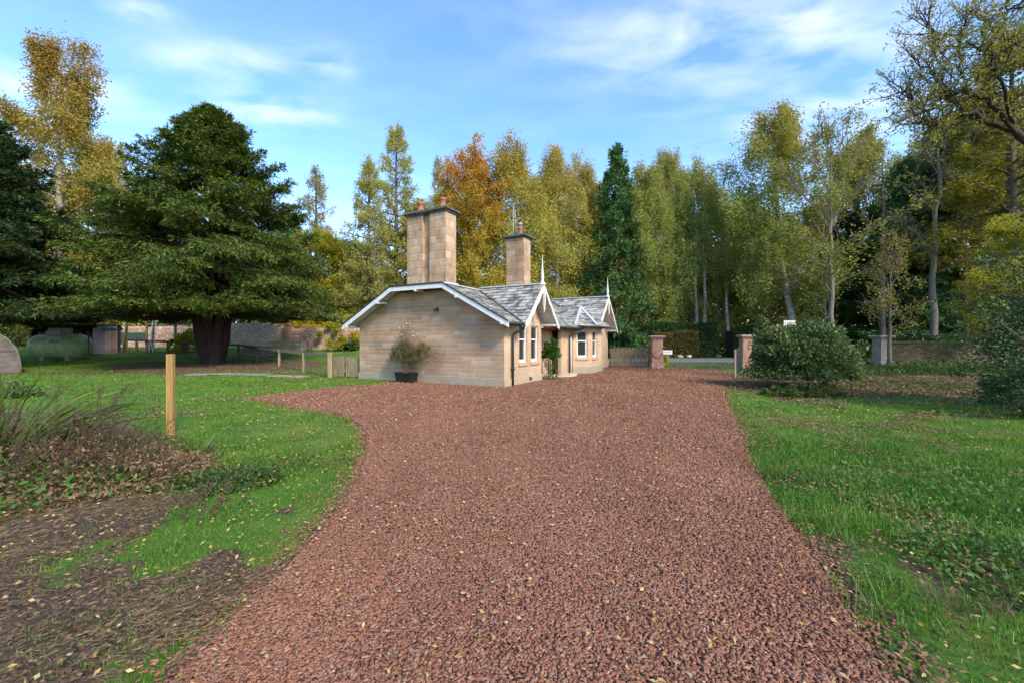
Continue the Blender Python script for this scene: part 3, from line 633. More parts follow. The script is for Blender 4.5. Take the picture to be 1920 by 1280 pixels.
tree('spruce_tree', 'dark spruce behind the slender forked tree', 'tree', 1735, 330, 42, 'spruceC', 20, 5.2, 'spruce', 'l_dspruce', 43, wpx=88, group=TG)
tree('pine_tree', 'tall dark pine with a bare straight trunk right of the slender forked tree', 'tree', 1786, 232, 40, 'pineA', 22, 5, 'pine', 'l_dspruce', 44, wpx=84, group=TG)
tree('pine_tree', 'tall dark pine behind the red brown pole', 'tree', 1840, 200, 38, 'pineB', 22, 5, 'pine', 'l_dspruce', 45, wpx=80, group=TG)
tree('pine_tree', 'dark pine at the right edge behind the golden larch', 'tree', 1925, 230, 40, 'pineA', 22, 5, 'pine', 'l_dspruce', 46, wpx=86, group=TG)
tree('slender_tree', 'slender forked almost bare tree above the mossy wall', 'tree', 1750, 240, 33, 'bareA', 16, 3.6, 'bare', 'l_ash', 52, wpx=72, group=TG)
tree('larch_tree', 'tall golden green larch at the top right edge', 'tree', 1900, 60, 30, 'larchD', 24, 5.5, 'larch', 'l_goldc', 25, wpx=120, dens=1.5, lsz=1.1, group=TG, over=dict(f0=.35, n=70))
tree('larch_tree', 'golden green larch left of the tallest right edge larch', 'tree', 1838, 165, 37, 'larchD', 24, 5.5, 'larch', 'l_ash', 26, wpx=80, group=TG)
tree('broadleaf_tree', 'low yellow leaved tree above the holly at the right edge', 'tree', 1900, 400, 22, 'broadB', 20, 5.4, 'broad', 'l_yellow', 27, wpx=75, group=TG)
tree('spruce_tree', 'green spruce between the slender forked tree and the grey pillar', 'tree', 1695, 300, 41, 'spruceB', 20, 5.4, 'spruce', 'l_spruce', 28, wpx=70, group=TG)
tree('birch_tree', 'olive birch filling the gap left of the slender forked tree', 'tree', 1690, 275, 43, 'birchE', 20, 4.4, 'birch', 'l_bircho', 29, wpx=66, group=TG)
tree('pine_tree', 'tall green pine between the slender forked tree and the golden larches', 'tree', 1775, 215, 43, 'pineB', 22, 5, 'pine', 'l_spruce', 30, wpx=80, group=TG)
# second row filling
fills = [(-70, 330, 46, 'broadB', 'l_yellow', 'yellow green tree behind the dark evergreen at the left edge'), (60, 395, 50, 'broadA', 'l_yellow', 'yellow tree behind the timber shed'),
 (262, 400, 52, 'broadB', 'l_birchg', 'golden tree behind the left half of the big yew'), (350, 390, 52, 'spruceB', 'l_spruce', 'green conifer hidden behind the big yew trunk'),
 (455, 420, 54, 'broadA', 'l_yellow', 'yellow tree behind the right half of the big yew'), (540, 400, 52, 'spruceC', 'l_spruce', 'dark conifer at the right flank of the big yew'),
 (615, 430, 46, 'broadB', 'l_yellow', 'yellow green tree above the red stone wall'), (655, 450, 50, 'birchE', 'l_birchg', 'pale birch low between red wall and larches'), (780, 420, 48, 'broadB', 'l_larch', 'yellow green tree behind the big chimney'),
 (845, 400, 50, 'broadA', 'l_yellow', 'yellow tree in the gap right of the big chimney'), (1010, 380, 52, 'birchE', 'l_bircho', 'olive birch deeper in the wood behind the finial'), (1120, 390, 50, 'spruceB', 'l_spruce', 'dark conifer deeper in the wood behind the far gable'),
 (1180, 400, 52, 'spruceC', 'l_dspruce', 'dark spruce deeper in the wood behind the picket fence'), (1275, 420, 52, 'spruceB', 'l_dspruce', 'dark spruce deep behind the olive birches'), (1385, 420, 48, 'broadB', 'l_bircho', 'olive tree low in the gap left of the leaning birch'),
 (1430, 440, 46, 'broadA', 'l_ash', 'dull green tree behind the white framed sign'), (1530, 430, 50, 'spruceC', 'l_dspruce', 'dark spruce behind the ash trunks'), (1590, 440, 46, 'spruceB', 'l_dspruce', 'dark spruce behind the low wall'),
 (1700, 420, 50, 'pineB', 'l_dspruce', 'dark pine deep in the wood behind the grey pillar'), (1800, 400, 50, 'spruceC', 'l_dspruce', 'dark spruce deep in the wood behind the mossy wall'), (1880, 380, 46, 'spruceB', 'l_dspruce', 'dark spruce deep in the wood behind the holly')]
for k, (px, yt_, Y, key, mt, lab) in enumerate(fills):
    nm = {'b': 'broadleaf_tree', 's': 'spruce_tree', 'p': 'pine_tree'}[key[0]] if not key.startswith('birch') else 'birch_tree'
    d = dict(birchE=('birch', 20, 4.4))
    if key not in PROTO:
        continue
    o_, H0, R0 = PROTO[key]; tree(nm, lab, 'tree', px, yt_-(45 if 770 < px < 1650 else 0), Y, key, H0, R0, None, mt, 0, wpx=80, group=TG)
# slim trunks standing in the wood
sl = [(1188, 'palebark', 44, 430), (1306, 'birchbark', 43, 420), (1322, 'birchbark', 42.5, 400), (1366, 'birchbark', 43, 430), (1545, 'palebark', 40, 400), (1652, 'bark', 34, 300), (1750, 'bark', 40, 330), (1783, 'bark', 40, 330), (1838, 'palebark', 36, 320), (1700, 'bark', 46, 380), (716, 'bark', 42, 400), (702, 'bark', 41, 430)]
for k, (px, bk, Y, yt_) in enumerate(sl):
    b = ap(px, Y); H = zat(yt_, Y)-b[2]
    lab = ['pale bare trunk behind the clipped hedge, right of the far gable', 'left one of two white birch stems beside the road end of the hedge', 'right one of two white birch stems beside the road end of the hedge', 'lone white birch stem seen through the gateway', 'thin pale stem just left of the half bare ash', 'straight brown trunk directly behind the grey pillar', 'straight tan trunk rising over the mossy wall', 'brown trunk right of the tan one over the mossy wall', 'pale trunk behind the holly, right of the red pole', 'dark trunk deep in the wood right of the grey pillar', 'right one of two bare brown trunks below the larches', 'left one of two bare brown trunks below the larches'][k]
    o = thing('slim_tree', lab, 'tree', (b[0], b[1], b[2]-.1), group='slim trunks in the wood')
    build_tree(o, 'bare', H, 1.7, 'l_bircho', 300+k, 1.4, 1., over=dict(trunk=bk, tr=.013, n=10, sub=5, lean=.035, f0=.55, twigs=0))

# --- the big yew
def yew(root, H, R, seed, mat, nl=1., low=.19, up=1.0):
    r = np.random.default_rng(seed); W = Wood()
    stems = []
    # flaring cluster of fused stems
    for k in range(11):
        a = k*2*PI/10; rb = .30 if k < 10 else 0; rt = r.uniform(.7, 1.25) if k < 10 else .1
        m = 9; zz = np.linspace(-.2, H*r.uniform(.3, .5) if k < 10 else H*.97, m); q = np.linspace(0, 1, m)
        rad = rb+(rt-rb)*np.minimum(1, q*1.5)**.9*1.1
        P = np.stack([np.cos(a+q*.3)*rad+r.normal(0, .05, m), np.sin(a+q*.3)*rad+r.normal(0, .05, m), zz], 1); stems.append(P)
        W.tube(P, (.27 if k < 10 else .5)*(1-q)**.6*r.uniform(.8, 1.1)+.05, 10)
    B0, B1 = [], []; n = 300
    for i in range(n):
        g = (i+r.random())/n; f = low+(1-low)*g**1.05
        prof = min(1., ((1-f)/.66))**.9*.98+.035
        if g < .16: prof *= .74+1.6*g
        el = .12+.62*g**1.2+r.normal(0, .19); L = R*prof*r.uniform(.6, 1.15)/math.cos(el)**.6; az = i*2.39996+r.normal(0, .3)
        b = np.array([math.cos(az)*.8*(1-g), math.sin(az)*.8*(1-g), f*H-math.sin(el)*L*.35]); b[2] = max(b[2], low*H*.95)
        m = 8; d = np.array([math.cos(az)*math.cos(el), math.sin(az)*math.cos(el), math.sin(el)]); pts = [b]
        for s in range(m-1):
            d = d+np.array([0, 0, (-.14 if s < 5 else .10)+.05*g])*up+r.normal(0, .07, 3); d /= np.linalg.norm(d); pts.append(pts[-1]+d*L/(m-1))
        pts = np.array(pts); pts[:, 2] = np.maximum(pts[:, 2], 2.7+.8*r.random()); W.tube(pts, np.linspace(.13*(1-g)+.04, .015, m), 5)
        ns = int(6+13*L/R)
        for q in range(ns):
            u = .25+.75*(q+r.random())/ns; ui = u*(m-1); b2 = np.array([np.interp(ui, range(m), pts[:, k]) for k in range(3)]); j = min(m-2, int(ui)); dl = unit(pts[j+1]-pts[j])
            a2 = (1 if q % 2 else -1)*r.uniform(.35, .95); ca, sa = math.cos(a2), math.sin(a2); d2 = np.array([dl[0]*ca-dl[1]*sa, dl[0]*sa+dl[1]*ca, dl[2]+r.normal(.02, .15)]); d2 = unit(d2)
            l2 = L*.27*(1.25-u)*r.uniform(.6, 1.3)+.45; B0.append(b2); B1.append(b2+d2*l2)
        B0.append(pts[-2]); B1.append(pts[-1]+d*.5)
    B0, B1 = np.array(B0), np.array(B1); W.obj('trunk', 'yewbark', root)
    # feathered sprays: side twigs on each branchlet, needles as narrow leaves
    k1 = 12; N1 = len(B0)*k1; idx = np.repeat(np.arange(len(B0)), k1); u = r.random(N1)[:, None]; dd = (B1-B0)[idx]; ln = np.linalg.norm(dd, axis=1)
    T0 = B0[idx]+dd*u; sg = np.where(r.random(N1) < .5, 1, -1)*r.uniform(.5, 1., N1); du = unit(dd); c_, s_ = np.cos(sg), np.sin(sg)
    td = np.stack([du[:, 0]*c_-du[:, 1]*s_, du[:, 0]*s_+du[:, 1]*c_, du[:, 2]-.22+r.normal(0, .22, N1)], 1); td = unit(td); tl = (.28+.3*ln*(1-u[:, 0]))*r.uniform(.6, 1.3, N1)
    k2 = max(2, int(7*nl)); id2 = np.repeat(np.arange(N1), k2); u2 = np.tile((np.arange(k2)+.5)/k2, N1)+r.normal(0, .05, N1*k2)
    P = T0[id2]+td[id2]*(tl[id2]*u2)[:, None]; P[:, 2] -= .12*u2*u2; D = unit(td[id2]+r.normal(0, .42, (len(id2), 3)))
    kp = P[:, 2] > 2.45+1.0*vnoise(P[:, 0]+50, P[:, 1]+50, 1.1, 7)+.10*np.maximum(0, np.hypot(P[:, 0], P[:, 1])-4); P, D = P[kp], D[kp]
    k = len(P); V = leaf_quads(P+r.normal(0, .03, (k, 3)), D, r.uniform(.13, .28, k), r.uniform(.038, .085, k), r, up=(0, 0, .8)); npmesh('crown', V, 4, mat, root)
yt = thing('yew_tree', 'huge spreading dark green yew with a thick dark trunk on the lawn', 'tree', (yew_c[0], yew_c[1], yew_c[2]))
yew(yt, zat(219, yew_c[1])-yew_c[2], 7.2, 77, 'l_yew', 1.)
y2 = copy_tree(yt); y2['label'] = 'dark evergreen at the left edge overhanging the green gas tank'; b = ap(-85, 23.5); y2.location = (b[0], b[1], b[2]-.15); y2.rotation_euler = (0, 0, 2.1); y2.scale = (.98, .98, .98)
for ch in y2.children:
    if ch.name.startswith('crown'): ch.data = ch.data.copy(); ch.data.materials[0] = M['l_yewd']

# --- near tree whose limbs reach in at the top right
def limb_tree():
    Y = 15.0; b = (22.5, Y+1, 0.3); o = thing('oak_tree', 'near oak reaching dark thinly leaved limbs in from the top right', 'tree', b); r = np.random.default_rng(91); W = Wood()
    def P(px, py, dy=0): y = Y+dy; return np.array([(px-960)/F*y-b[0], y-b[1], HC+(640-py)/F*y-b[2]])
    W.tube(np.array([[0, 0, -.3], [.1, 0, 2.5], [-.1, 0, 5.5], [.1, 0, 9], [0, .2, 13]]), [.6, .5, .45, .35, .12], 12)
    mains = [([np.array([-.1, 0, 5.0]), P(1960, 300), P(1900, 245), P(1845, 225), P(1790, 198), P(1758, 150), P(1722, 115)], .17),
             ([P(1905, 250), P(1850, 180, -1), P(1800, 172, -1.2), P(1765, 178, -1)], .08),
             ([np.array([-.1, 0, 7.6]), P(2010, 140, 1), P(1930, 95, 1), P(1865, 60, .6), P(1830, 30, .5)], .10),
             ([P(1790, 198), P(1745, 205, .5), P(1712, 185, .5), P(1690, 165, .4)], .055),
             ([P(1758, 150), P(1765, 105, .4), P(1756, 70, .4), P(1740, 48, .2)], .05),
             ([P(1845, 225), P(1800, 125, 1), P(1800, 75, 1), P(1808, 35, 1)], .06),
             ([np.array([0, 0, 10]), P(2010, 10, -2), P(1940, -20, -2), P(1890, 25, -2)], .09),
             ([P(1900, 245), P(1875, 150, -1.5), P(1860, 110, -1.5), P(1840, 85, -1.7)], .06),
             ([P(1790, 198), P(1772, 228, -.5), P(1740, 232, -.8), P(1722, 228, -1)], .045)]
    B0, B1 = [], []
    for pts, rr in mains:
        pts = np.array(pts); m = 4*len(pts); q = np.linspace(0, len(pts)-1, m); F_ = np.stack([np.interp(q, range(len(pts)), pts[:, k]) for k in range(3)], 1); F_[1:-1] += r.normal(0, .05, (m-2, 3))
        W.tube(F_, np.linspace(rr, .018, m), 7)
        for j in range(int(m*.3), m):
            for _ in range(3):
                d = unit(F_[min(j+1, m-1)]-F_[max(0, j-1)]); d2 = unit(d*.5+r.normal(0, .65, 3)+[0, 0, .2]); l = r.uniform(.4, 1.4); e = F_[j]+d2*l; mid = F_[j]+d2*l*.5+r.normal(0, .07, 3)
                W.tube(np.array([F_[j], mid, e]), [.022, .013, .006], 4); B0.append(F_[j]); B1.append(e)
                for _ in range(3):
                    e2 = mid+unit(d2+r.normal(0, .6, 3))*l*.55; W.tube(np.array([mid, e2]), [.01, .004], 3); B0.append(mid); B1.append(e2)
    B0, B1 = np.array(B0), np.array(B1); W.obj('trunk', 'oakbark', o); nl = 8; idx = np.repeat(np.arange(len(B0)), nl); n = len(idx)
    Pn = B0[idx]+(B1-B0)[idx]*np.clip(r.beta(4, 1.5, n), 0, 1.1)[:, None]+r.normal(0, .07, (n, 3)); V = leaf_quads(Pn, unit((B1-B0)[idx])+r.normal(0, .7, (n, 3)), r.uniform(.07, .14, n), r.uniform(.03, .06, n), r); npmesh('crown', V, 4, 'l_ash', o)
limb_tree()

# ------------------------------------------------------------------ shrubs
def shrub(name, label, cat, c, rad, n, L, Wd, mat, seed, clumps=40, stems=0, flat=1., group=None, stemmat='bark', shell=.55, boxy=1.):
    r = np.random.default_rng(seed); o = thing(name, label, cat, c, group=group); rad = np.array(rad)
    d = unit(r.normal(size=(clumps, 3))); d[:, 2] = np.abs(d[:, 2])*1.25-.25; d = np.sign(d)*np.abs(d)**boxy; cc = d*rad*r.uniform(shell, 1.0, (clumps, 1)); cc[:, 2] += rad[2]*.25
    cc[:, 2] = np.maximum(cc[:, 2], .08); cr = r.uniform(.13, .34, clumps)*min(rad[0], rad[1], rad[2]*1.6)
    idx = r.integers(0, clumps, n); g = unit(r.normal(size=(n, 3)))*(r.random((n, 1))**.45)*cr[idx][:, None]; P = cc[idx]+g; P = P[P[:, 2] > .02]; n = len(P)
    out = unit(P-np.array([0, 0, rad[2]*.3])); D = unit(out+r.normal(0, .7, (n, 3)))
    npmesh('foliage', leaf_quads(P, D, L*r.uniform(.6, 1.35, n), Wd*r.uniform(.6, 1.35, n), r), 4, mat, o)
    if stems:
        W = Wood()
        for k in range(stems):
            t = cc[r.integers(0, clumps)]; a = r.uniform(0, 6.28); s = np.array([math.cos(a), math.sin(a), 0])*.15*rad[0]; m_ = s+(t-s)*.5+r.normal(0, .08*rad[0], 3); m_[2] = abs(m_[2])
            W.tube(np.array([s-[0, 0, .05], m_, t*1.02]), [.02+.012*rad[0], .012+.007*rad[0], .006], 5)
        W.obj('stem', stemmat, o)
    return o
b = gp(1495, 735); lb = shrub('laurel_bush', 'big clipped laurel bush beside the right gate pillar', 'bush', (b[0]+.95, b[1]+1.2, b[2]+.36), (1.6, 1.2, 1.42), 42000, .11, .05, 'l_laurel', 61, 260, 70, boxy=.75)
# old stump in the bush
mb = MB(); s0 = Vector((.42, -.55, -.5)); rs = random.Random(4); mb.tube([s0, s0+Vector((-.03, .05, .3)), s0+Vector((-.1, .1, .6))], [.20, .15, .12], 9)
for k in range(5):
    e = s0+Vector((-.08, .1, .55)); p1_ = e+Vector((rs.uniform(-.35, .3), rs.uniform(-.1, .4), rs.uniform(.2, .4))); mb.tube([e, p1_, p1_+Vector((rs.uniform(-.4, .4), rs.uniform(-.1, .3), rs.uniform(.3, .7)))], [.09, .055, .02], 7)
mb.part('stump', m_plain('stump_bark', (.075, .048, .028), .9, .5, 4, grain=(4, 4, 1)), lb, True)
shrub('fern_clump', 'ferns and ivy at the foot of the big laurel bush', 'fern', gp(1510, 742), (1.3, .5, .22), 3500, .11, .035, 'l_under', 62, 40)
shrub('ivy_clump', 'ivy sprig standing up behind the laurel top', 'ivy', (b[0]-.55, b[1]+1.0, zat(612, b[1]+1)), (.25, .2, .25), 500, .1, .05, 'l_laurel', 63, 10, 4)
# holly at the right edge
h = gp(1960, 830); shrub('holly_bush', 'dark holly tree filling the right edge of the view', 'bush', (12.5, 9.0, .7), (2.3, 2.0, 3.5), 26000, .075, .04, 'l_holly', 64, 190, 70, shell=.35)
shrub('holly_branch', 'low drooping dark holly growth in front of the mossy wall at right', 'bush', (10.9, 8.7, .15), (1.0, .9, .75), 7000, .06, .035, 'l_holly', 65, 50, 26)
# clipped hedge over the road
def hedge(name, label, p0, p1, hgt, dep, n, mat, seed, L=.16):
    r = np.random.default_rng(seed); p0, p1 = np.array(p0), np.array(p1); le = np.linalg.norm(p1-p0); c = (p0+p1)/2; o = thing(name, label, 'hedge', (c[0], c[1], tz(*c)), math.atan2(p1[1]-p0[1], p1[0]-p0[0]))
    x = r.uniform(-le/2, le/2, n); f = r.random(n); y = np.where(f < .6, -dep/2, r.uniform(-dep/2, dep/2, n))+r.normal(0, .09, n); z = np.where(f < .6, r.uniform(0, hgt, n), hgt)+r.normal(0, .07, n)+.12*np.sin(x*1.3+seed)
    P = np.stack([x, y, z], 1); npmesh('foliage', leaf_quads(P, r.normal(size=(n, 3))+[0, -.4, .2], L*r.uniform(.6, 1.3, n), L*.6*r.uniform(.6, 1.3, n), r), 4, mat, o)
    MB().box((0, 0, hgt*.48), (le*.98, dep*.8, hgt*.93)).part('stem', 'darkcore', o); return o  # solid near-black block, no real stem: shade inside the hedge put into colour
M['darkcore'] = m_plain('inner_shade', (.012, .018, .006), 1, .5, 3)  # near-black colour standing in for shade inside hedges and behind window panes
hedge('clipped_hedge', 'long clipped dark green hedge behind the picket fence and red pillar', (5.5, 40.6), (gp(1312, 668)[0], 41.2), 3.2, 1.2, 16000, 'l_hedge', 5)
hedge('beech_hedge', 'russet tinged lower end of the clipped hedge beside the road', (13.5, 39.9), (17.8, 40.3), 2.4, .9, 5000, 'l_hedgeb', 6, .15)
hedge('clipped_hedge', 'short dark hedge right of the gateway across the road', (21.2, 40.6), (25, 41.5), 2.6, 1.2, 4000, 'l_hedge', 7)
us = [(1238, 655, 27.5, .5, .45, 'l_yellow', 'small yellow green plant behind the red pillar'), (1400, 640, 41, 1.4, 1.4, 'l_under', 'dark shrub across the road beyond the right gate pillar'),
      (1620, 640, 30, 1.6, 1.0, 'l_holly', 'dark shrub behind the low wall'), (1720, 600, 32, 2.2, 1.8, 'l_holly', 'dark shrub rising behind the mossy wall left end'), (1820, 590, 32, 2.2, 1.8, 'l_laurel', 'green shrub rising behind the mossy wall right part'),
      (640, 585, 36, 1.9, 2.3, 'l_yellow', 'bright yellow green bush over the end of the red stone wall'), (575, 600, 42, 2.6, 2.0, 'l_beech', 'orange bush behind the red stone wall'), (350, 612, 34, 1.2, 1.5, 'l_yellow', 'yellow green bush left of the big yew trunk'),
      (658, 640, 35.5, .9, .5, 'l_under', 'low plants at the foot of the red stone wall'), (150, 580, 46, 3.5, 3, 'l_yellow', 'yellow bush behind the timber shed roof'), (30, 600, 40, 3, 3, 'l_under', 'dark green shrub behind the gas tank')]
for k, (px, py, Y, rx, rz, mt, lab) in enumerate(us):
    g0 = ap(px, Y); shrub('shrub', lab, 'bush', (g0[0], g0[1], g0[2]+.1), (rx, rx*.8, rz), int(1400*rx*rz)+700, .17, .10, mt, 400+k, 30, 6)
# sapling
sp_ = gp(1668, 690); o = thing('maple_sapling', 'thin leafy sapling in front of the grey pillar', 'tree', sp_)
build_tree(o, 'broad', zat(468, sp_[1]), 1.35, 'l_ash', 88, .55, .55, over=dict(tr=.009, f0=.32, n=26, sub=6, sp=.16, twigs=1, nl=26))

# bracken / brambles in the cleared area and nettles
rg = np.random.default_rng(12)
def patch(name, label, cat, cx, cy, rx, ry, n, hmax, L, Wd, mat, seed, up=.35):
    r = np.random.default_rng(seed); a = r.uniform(0, 6.28, n); q = np.sqrt(r.random(n)); x = cx+np.cos(a)*q*rx; y = cy+np.sin(a)*q*ry; k = ~pip(x, y, DRIVE); x, y, q = x[k], y[k], q[k]; n = len(x)
    z = groundz(x, y)+hmax*r.random(n)*(1-q*.7)*(.3+1.2*fnoise(x, y, .35, seed)); P = np.stack([x, y, z], 1); D = r.normal(size=(n, 3))+[0, 0, up]
    return tag(npmesh(name, leaf_quads(P, D, L*r.uniform(.5, 1.4, n), Wd*r.uniform(.5, 1.4, n), r, up=(0, 0, .8)), 4, mat), label, cat, kind='stuff')
c = gp(1830, 950); patch('nettles', 'dark green nettles among long grass at right', 'nettles', c[0]+.2, c[1]+.2, 1.5, 1.1, 3200, .26, .06, .024, 'l_nettle', 3)
c = gp(1900, 1080); patch('nettles', 'dark weeds at the lower right edge', 'weeds', c[0]+.1, c[1], .7, .6, 2500, .2, .05, .02, 'l_nettle', 4)
c = gp(1690, 702); patch('brambles', 'low brambles and ferns in front of the mossy wall', 'brambles', c[0]+1, c[1]+1.2, 7, 1.8, 6000, .55, .17, .07, 'l_under', 5)
c = gp(1620, 735); patch('weeds', 'scattered weeds over the cleared leafy ground', 'weeds', c[0]+3, c[1]+.5, 5, 3, 3200, .16, .12, .04, 'l_under', 6)
# left border plants
c = gp(560, 940); 
for k, (px, py, rx, ry, n, hm, L, mt, lab) in enumerate([(400, 905, .75, .45, 3600, .16, .055, 'l_under', 'feathery green weeds in the left bed'), (540, 870, .9, .5, 1100, .05, .05, 'l_under', 'broad leaved weeds where the lawn meets the bed'),
        (60, 920, 1.1, .8, 1300, .42, .08, 'l_nettle', 'dark green leaves low in the left bed'), (170, 850, 1.5, .7, 2600, .35, .055, 'l_under', 'tangled weeds in the middle of the left bed'), (30, 745, .6, .5, 1500, .55, .10, 'l_laurel', 'glossy leaved plants at the far left edge'), (430, 1180, .5, .35, 500, .02, .02, 'l_grassd', 'moss and young grass on the soil by the drive'), (180, 1220, .45, .22, 420, .02, .016, 'l_grassd', 'moss and seedlings on the soil at lower left'), (330, 860, .6, .4, 700, .15, .06, 'l_blade', 'fresh green shoots around the wooden post'), (120, 900, 1.7, 1.0, 7000, .55, .05, 'l_litter', 'brown withered leaves tangled among the dead stems'), (330, 900, .9, .6, 1800, .10, .04, 'l_litter', 'withered leaves on the bed around the wooden post')]):
    c = gp(px, py); patch('weeds', lab, 'weeds', c[0], c[1], rx, ry, n, hm, L, L*.45, mt, 20+k)
def dead_stems(name, label, px, py, n, hmax, spread, seed, mat='l_dead', bits=14):
    r = np.random.default_rng(seed); c = gp(px, py); o = thing(name, label, 'plant', c); W = Wood(); LP = []; LD = []
    for k in range(n):
        a = r.uniform(0, 6.28); s = np.array([math.cos(a), math.sin(a), 0])*spread*r.random()*.6; h = hmax*r.uniform(.5, 1); d = unit(np.array([math.cos(a)*.35+.25, math.sin(a)*.3, 1])); pts = [s]
        for j in range(5): d = unit(d+r.normal(0, .13, 3)+[0, 0, -.06]); pts.append(pts[-1]+d*h/5)
        pts = np.array(pts); W.tube(pts, np.linspace(.006, .002, 6), 4)
        for j in range(bits):
            u = r.uniform(.3, 1); b = np.array([np.interp(u*5, range(6), pts[:, q]) for q in range(3)]); e = b+unit(r.normal(size=3)+d)*h*.16*r.random(); W.tube(np.array([b, e]), [.0025, .0012], 3)
            for _ in range(3): LP.append(b+(e-b)*r.random()); LD.append(r.normal(size=3)+[0, 0, -.2])
    W.obj('stem', M[mat], o); LP = np.array(LP); npmesh('foliage', leaf_quads(LP, np.array(LD), r.uniform(.012, .035, len(LP)), r.uniform(.006, .014, len(LP)), r), 4, mat, o); return o
dead_stems('dead_plant', 'leaning brown seed stems left of the wooden post', 205, 880, 18, 1.15, .5, 1)
dead_stems('dead_plant', 'tangle of brown dead stems at the left edge of the bed', -20, 930, 50, .8, 1.0, 2, bits=18)
dead_stems('dead_plant', 'brown dead twigs in front of the leaning seed stems', 200, 905, 38, .7, .8, 3, bits=16)
dead_stems('dead_plant', 'tallest dead brown stems behind the sword leaves at the left edge', 110, 885, 34, 1.3, .7, 6, bits=20)
dead_stems('dead_plant', 'short dry stalks between the post and the dead tangle', 300, 900, 18, .45, .5, 4)
dead_stems('dead_plant', 'dry russet stalks low down in the middle of the bed', 390, 960, 14, .3, .6, 5)
def sword(name, label, px, py, n, L, w, seed, lean=(.5, 0), spread=.3, mat='l_blade', arch=1.):
    r = np.random.default_rng(seed); c = gp(px, py); Vv = []
    for k in range(n):
        a = r.uniform(0, 6.28); b = np.array([math.cos(a), math.sin(a), 0])*spread*r.random(); l = L*r.uniform(.6, 1.1); d = unit(np.array([math.cos(a)*.45+lean[0], math.sin(a)*.45+lean[1], r.uniform(.6, 1.2)])); sd = unit(np.cross(d, [0, 0, 1.])+r.normal(0, .3, 3)); p = b; ww = w*r.uniform(.6, 1.1); pr = None; m = 7
        for j in range(m+1):
            wj = ww*math.sin(PI*(.12+.88*(1-j/m)**.8)*.55)*(1-j/m)**.35; A, B = p-sd*wj, p+sd*wj
            if pr is not None: Vv += [pr[0], pr[1], B, A]
            pr = (A, B); p = p+d*l/m; d = unit(d+np.array([0, 0, -.18*arch*(j+1)/m*2]))
    V = np.array(Vv); me = npmesh(name, V, 4, mat); bm = bmesh.new(); bm.from_mesh(me.data); bmesh.ops.remove_doubles(bm, verts=bm.verts, dist=1e-5); bm.to_mesh(me.data); bm.free(); me.location = c; tag(me, label, 'plant'); return me
sword('sword_leaf_plant', 'large clump of arching sword shaped leaves at the left edge', 15, 868, 210, 1.5, .028, 1, (.55, .0), .55)
sword('sword_leaf_plant', 'small upright strap leaved clump right of the wooden post', 378, 852, 60, .32, .009, 2, (.1, 0), .2, arch=.6)
sword('sword_leaf_plant', 'tiny strap leaved tuft on the lawn beyond the bed', 455, 842, 26, .25, .008, 3, (.1, 0), .1, arch=.6)
sword('sword_leaf_plant', 'green strap leaves among the dead stems of the bed', 175, 870, 34, .38, .010, 4, (.1, 0), .25, arch=.6)
sword('rush_clump', 'tall thin rushes below the holly', 1800, 815, 60, .7, .004, 5, (-.05, 0), .3, 'l_grassd', .35)
sword('tall_grass_tuft', 'pale tall grass tuft at the foot of the laurel bush', 1432, 725, 80, .55, .006, 6, (0, 0), .45, 'l_straw', .6)
sword('tall_grass_tuft', 'dry grass along the far end of the rail fence', 248, 661, 120, .7, .012, 8, (0, 0), 2.2, 'l_straw', .5)['kind'] = 'stuff'

# far woodland mass
r = np.random.default_rng(5); n = 60000; x = r.uniform(-125, 125, n); y = 66+r.uniform(0, 10, n)-.0016*x*x; top = 9+5*fnoise(x, y*0, 7, 3)+np.where(x > 28, 6, 0); z = r.random(n)**.8*top+.5
P = np.stack([x, y, z], 1); tag(npmesh('woodland', leaf_quads(P, r.normal(size=(n, 3)), r.uniform(.5, 1.1, n), r.uniform(.35, .7, n), r), 4, 'l_wood'), 'dark far wood closing the view behind the individual trees', 'woodland', kind='stuff')
n = 26000; x = r.uniform(-70, 75, n); y = r.uniform(42, 60, n); k = ~((x > 2) & (y < 42.5)); x, y = x[k], y[k]; n = len(x); z = terrain(x, y)+r.random(n)**1.5*(1.6+1.8*fnoise(x, y, 4, 8)); P = np.stack([x, y, z], 1)
tag(npmesh('undergrowth', leaf_quads(P, r.normal(size=(n, 3)), r.uniform(.2, .5, n), r.uniform(.15, .3, n), r), 4, 'l_wood'), 'low dark undergrowth on the floor of the wood', 'undergrowth', kind='stuff')

exec_house = True
# ------------------------------------------------------------------ the cottage (local axes: x outwards from the front wall, y along it, z up)
H = thing('cottage', 'single storey sandstone lodge with slate roofs, white bargeboards and two stone chimneys', 'house', (C0[0], C0[1], 0), HOUSE_A)
ZE, OE, K, ZT = 2.26, .45, .525, 3.72
def zr(o): return ZE+K*(OE-o)
OT = OE-(ZT-ZE)/K                       # where the front slope reaches the flat top
OB = -7.2-OE; OT2 = -7.2-(OT)           # back eave, back edge of the flat
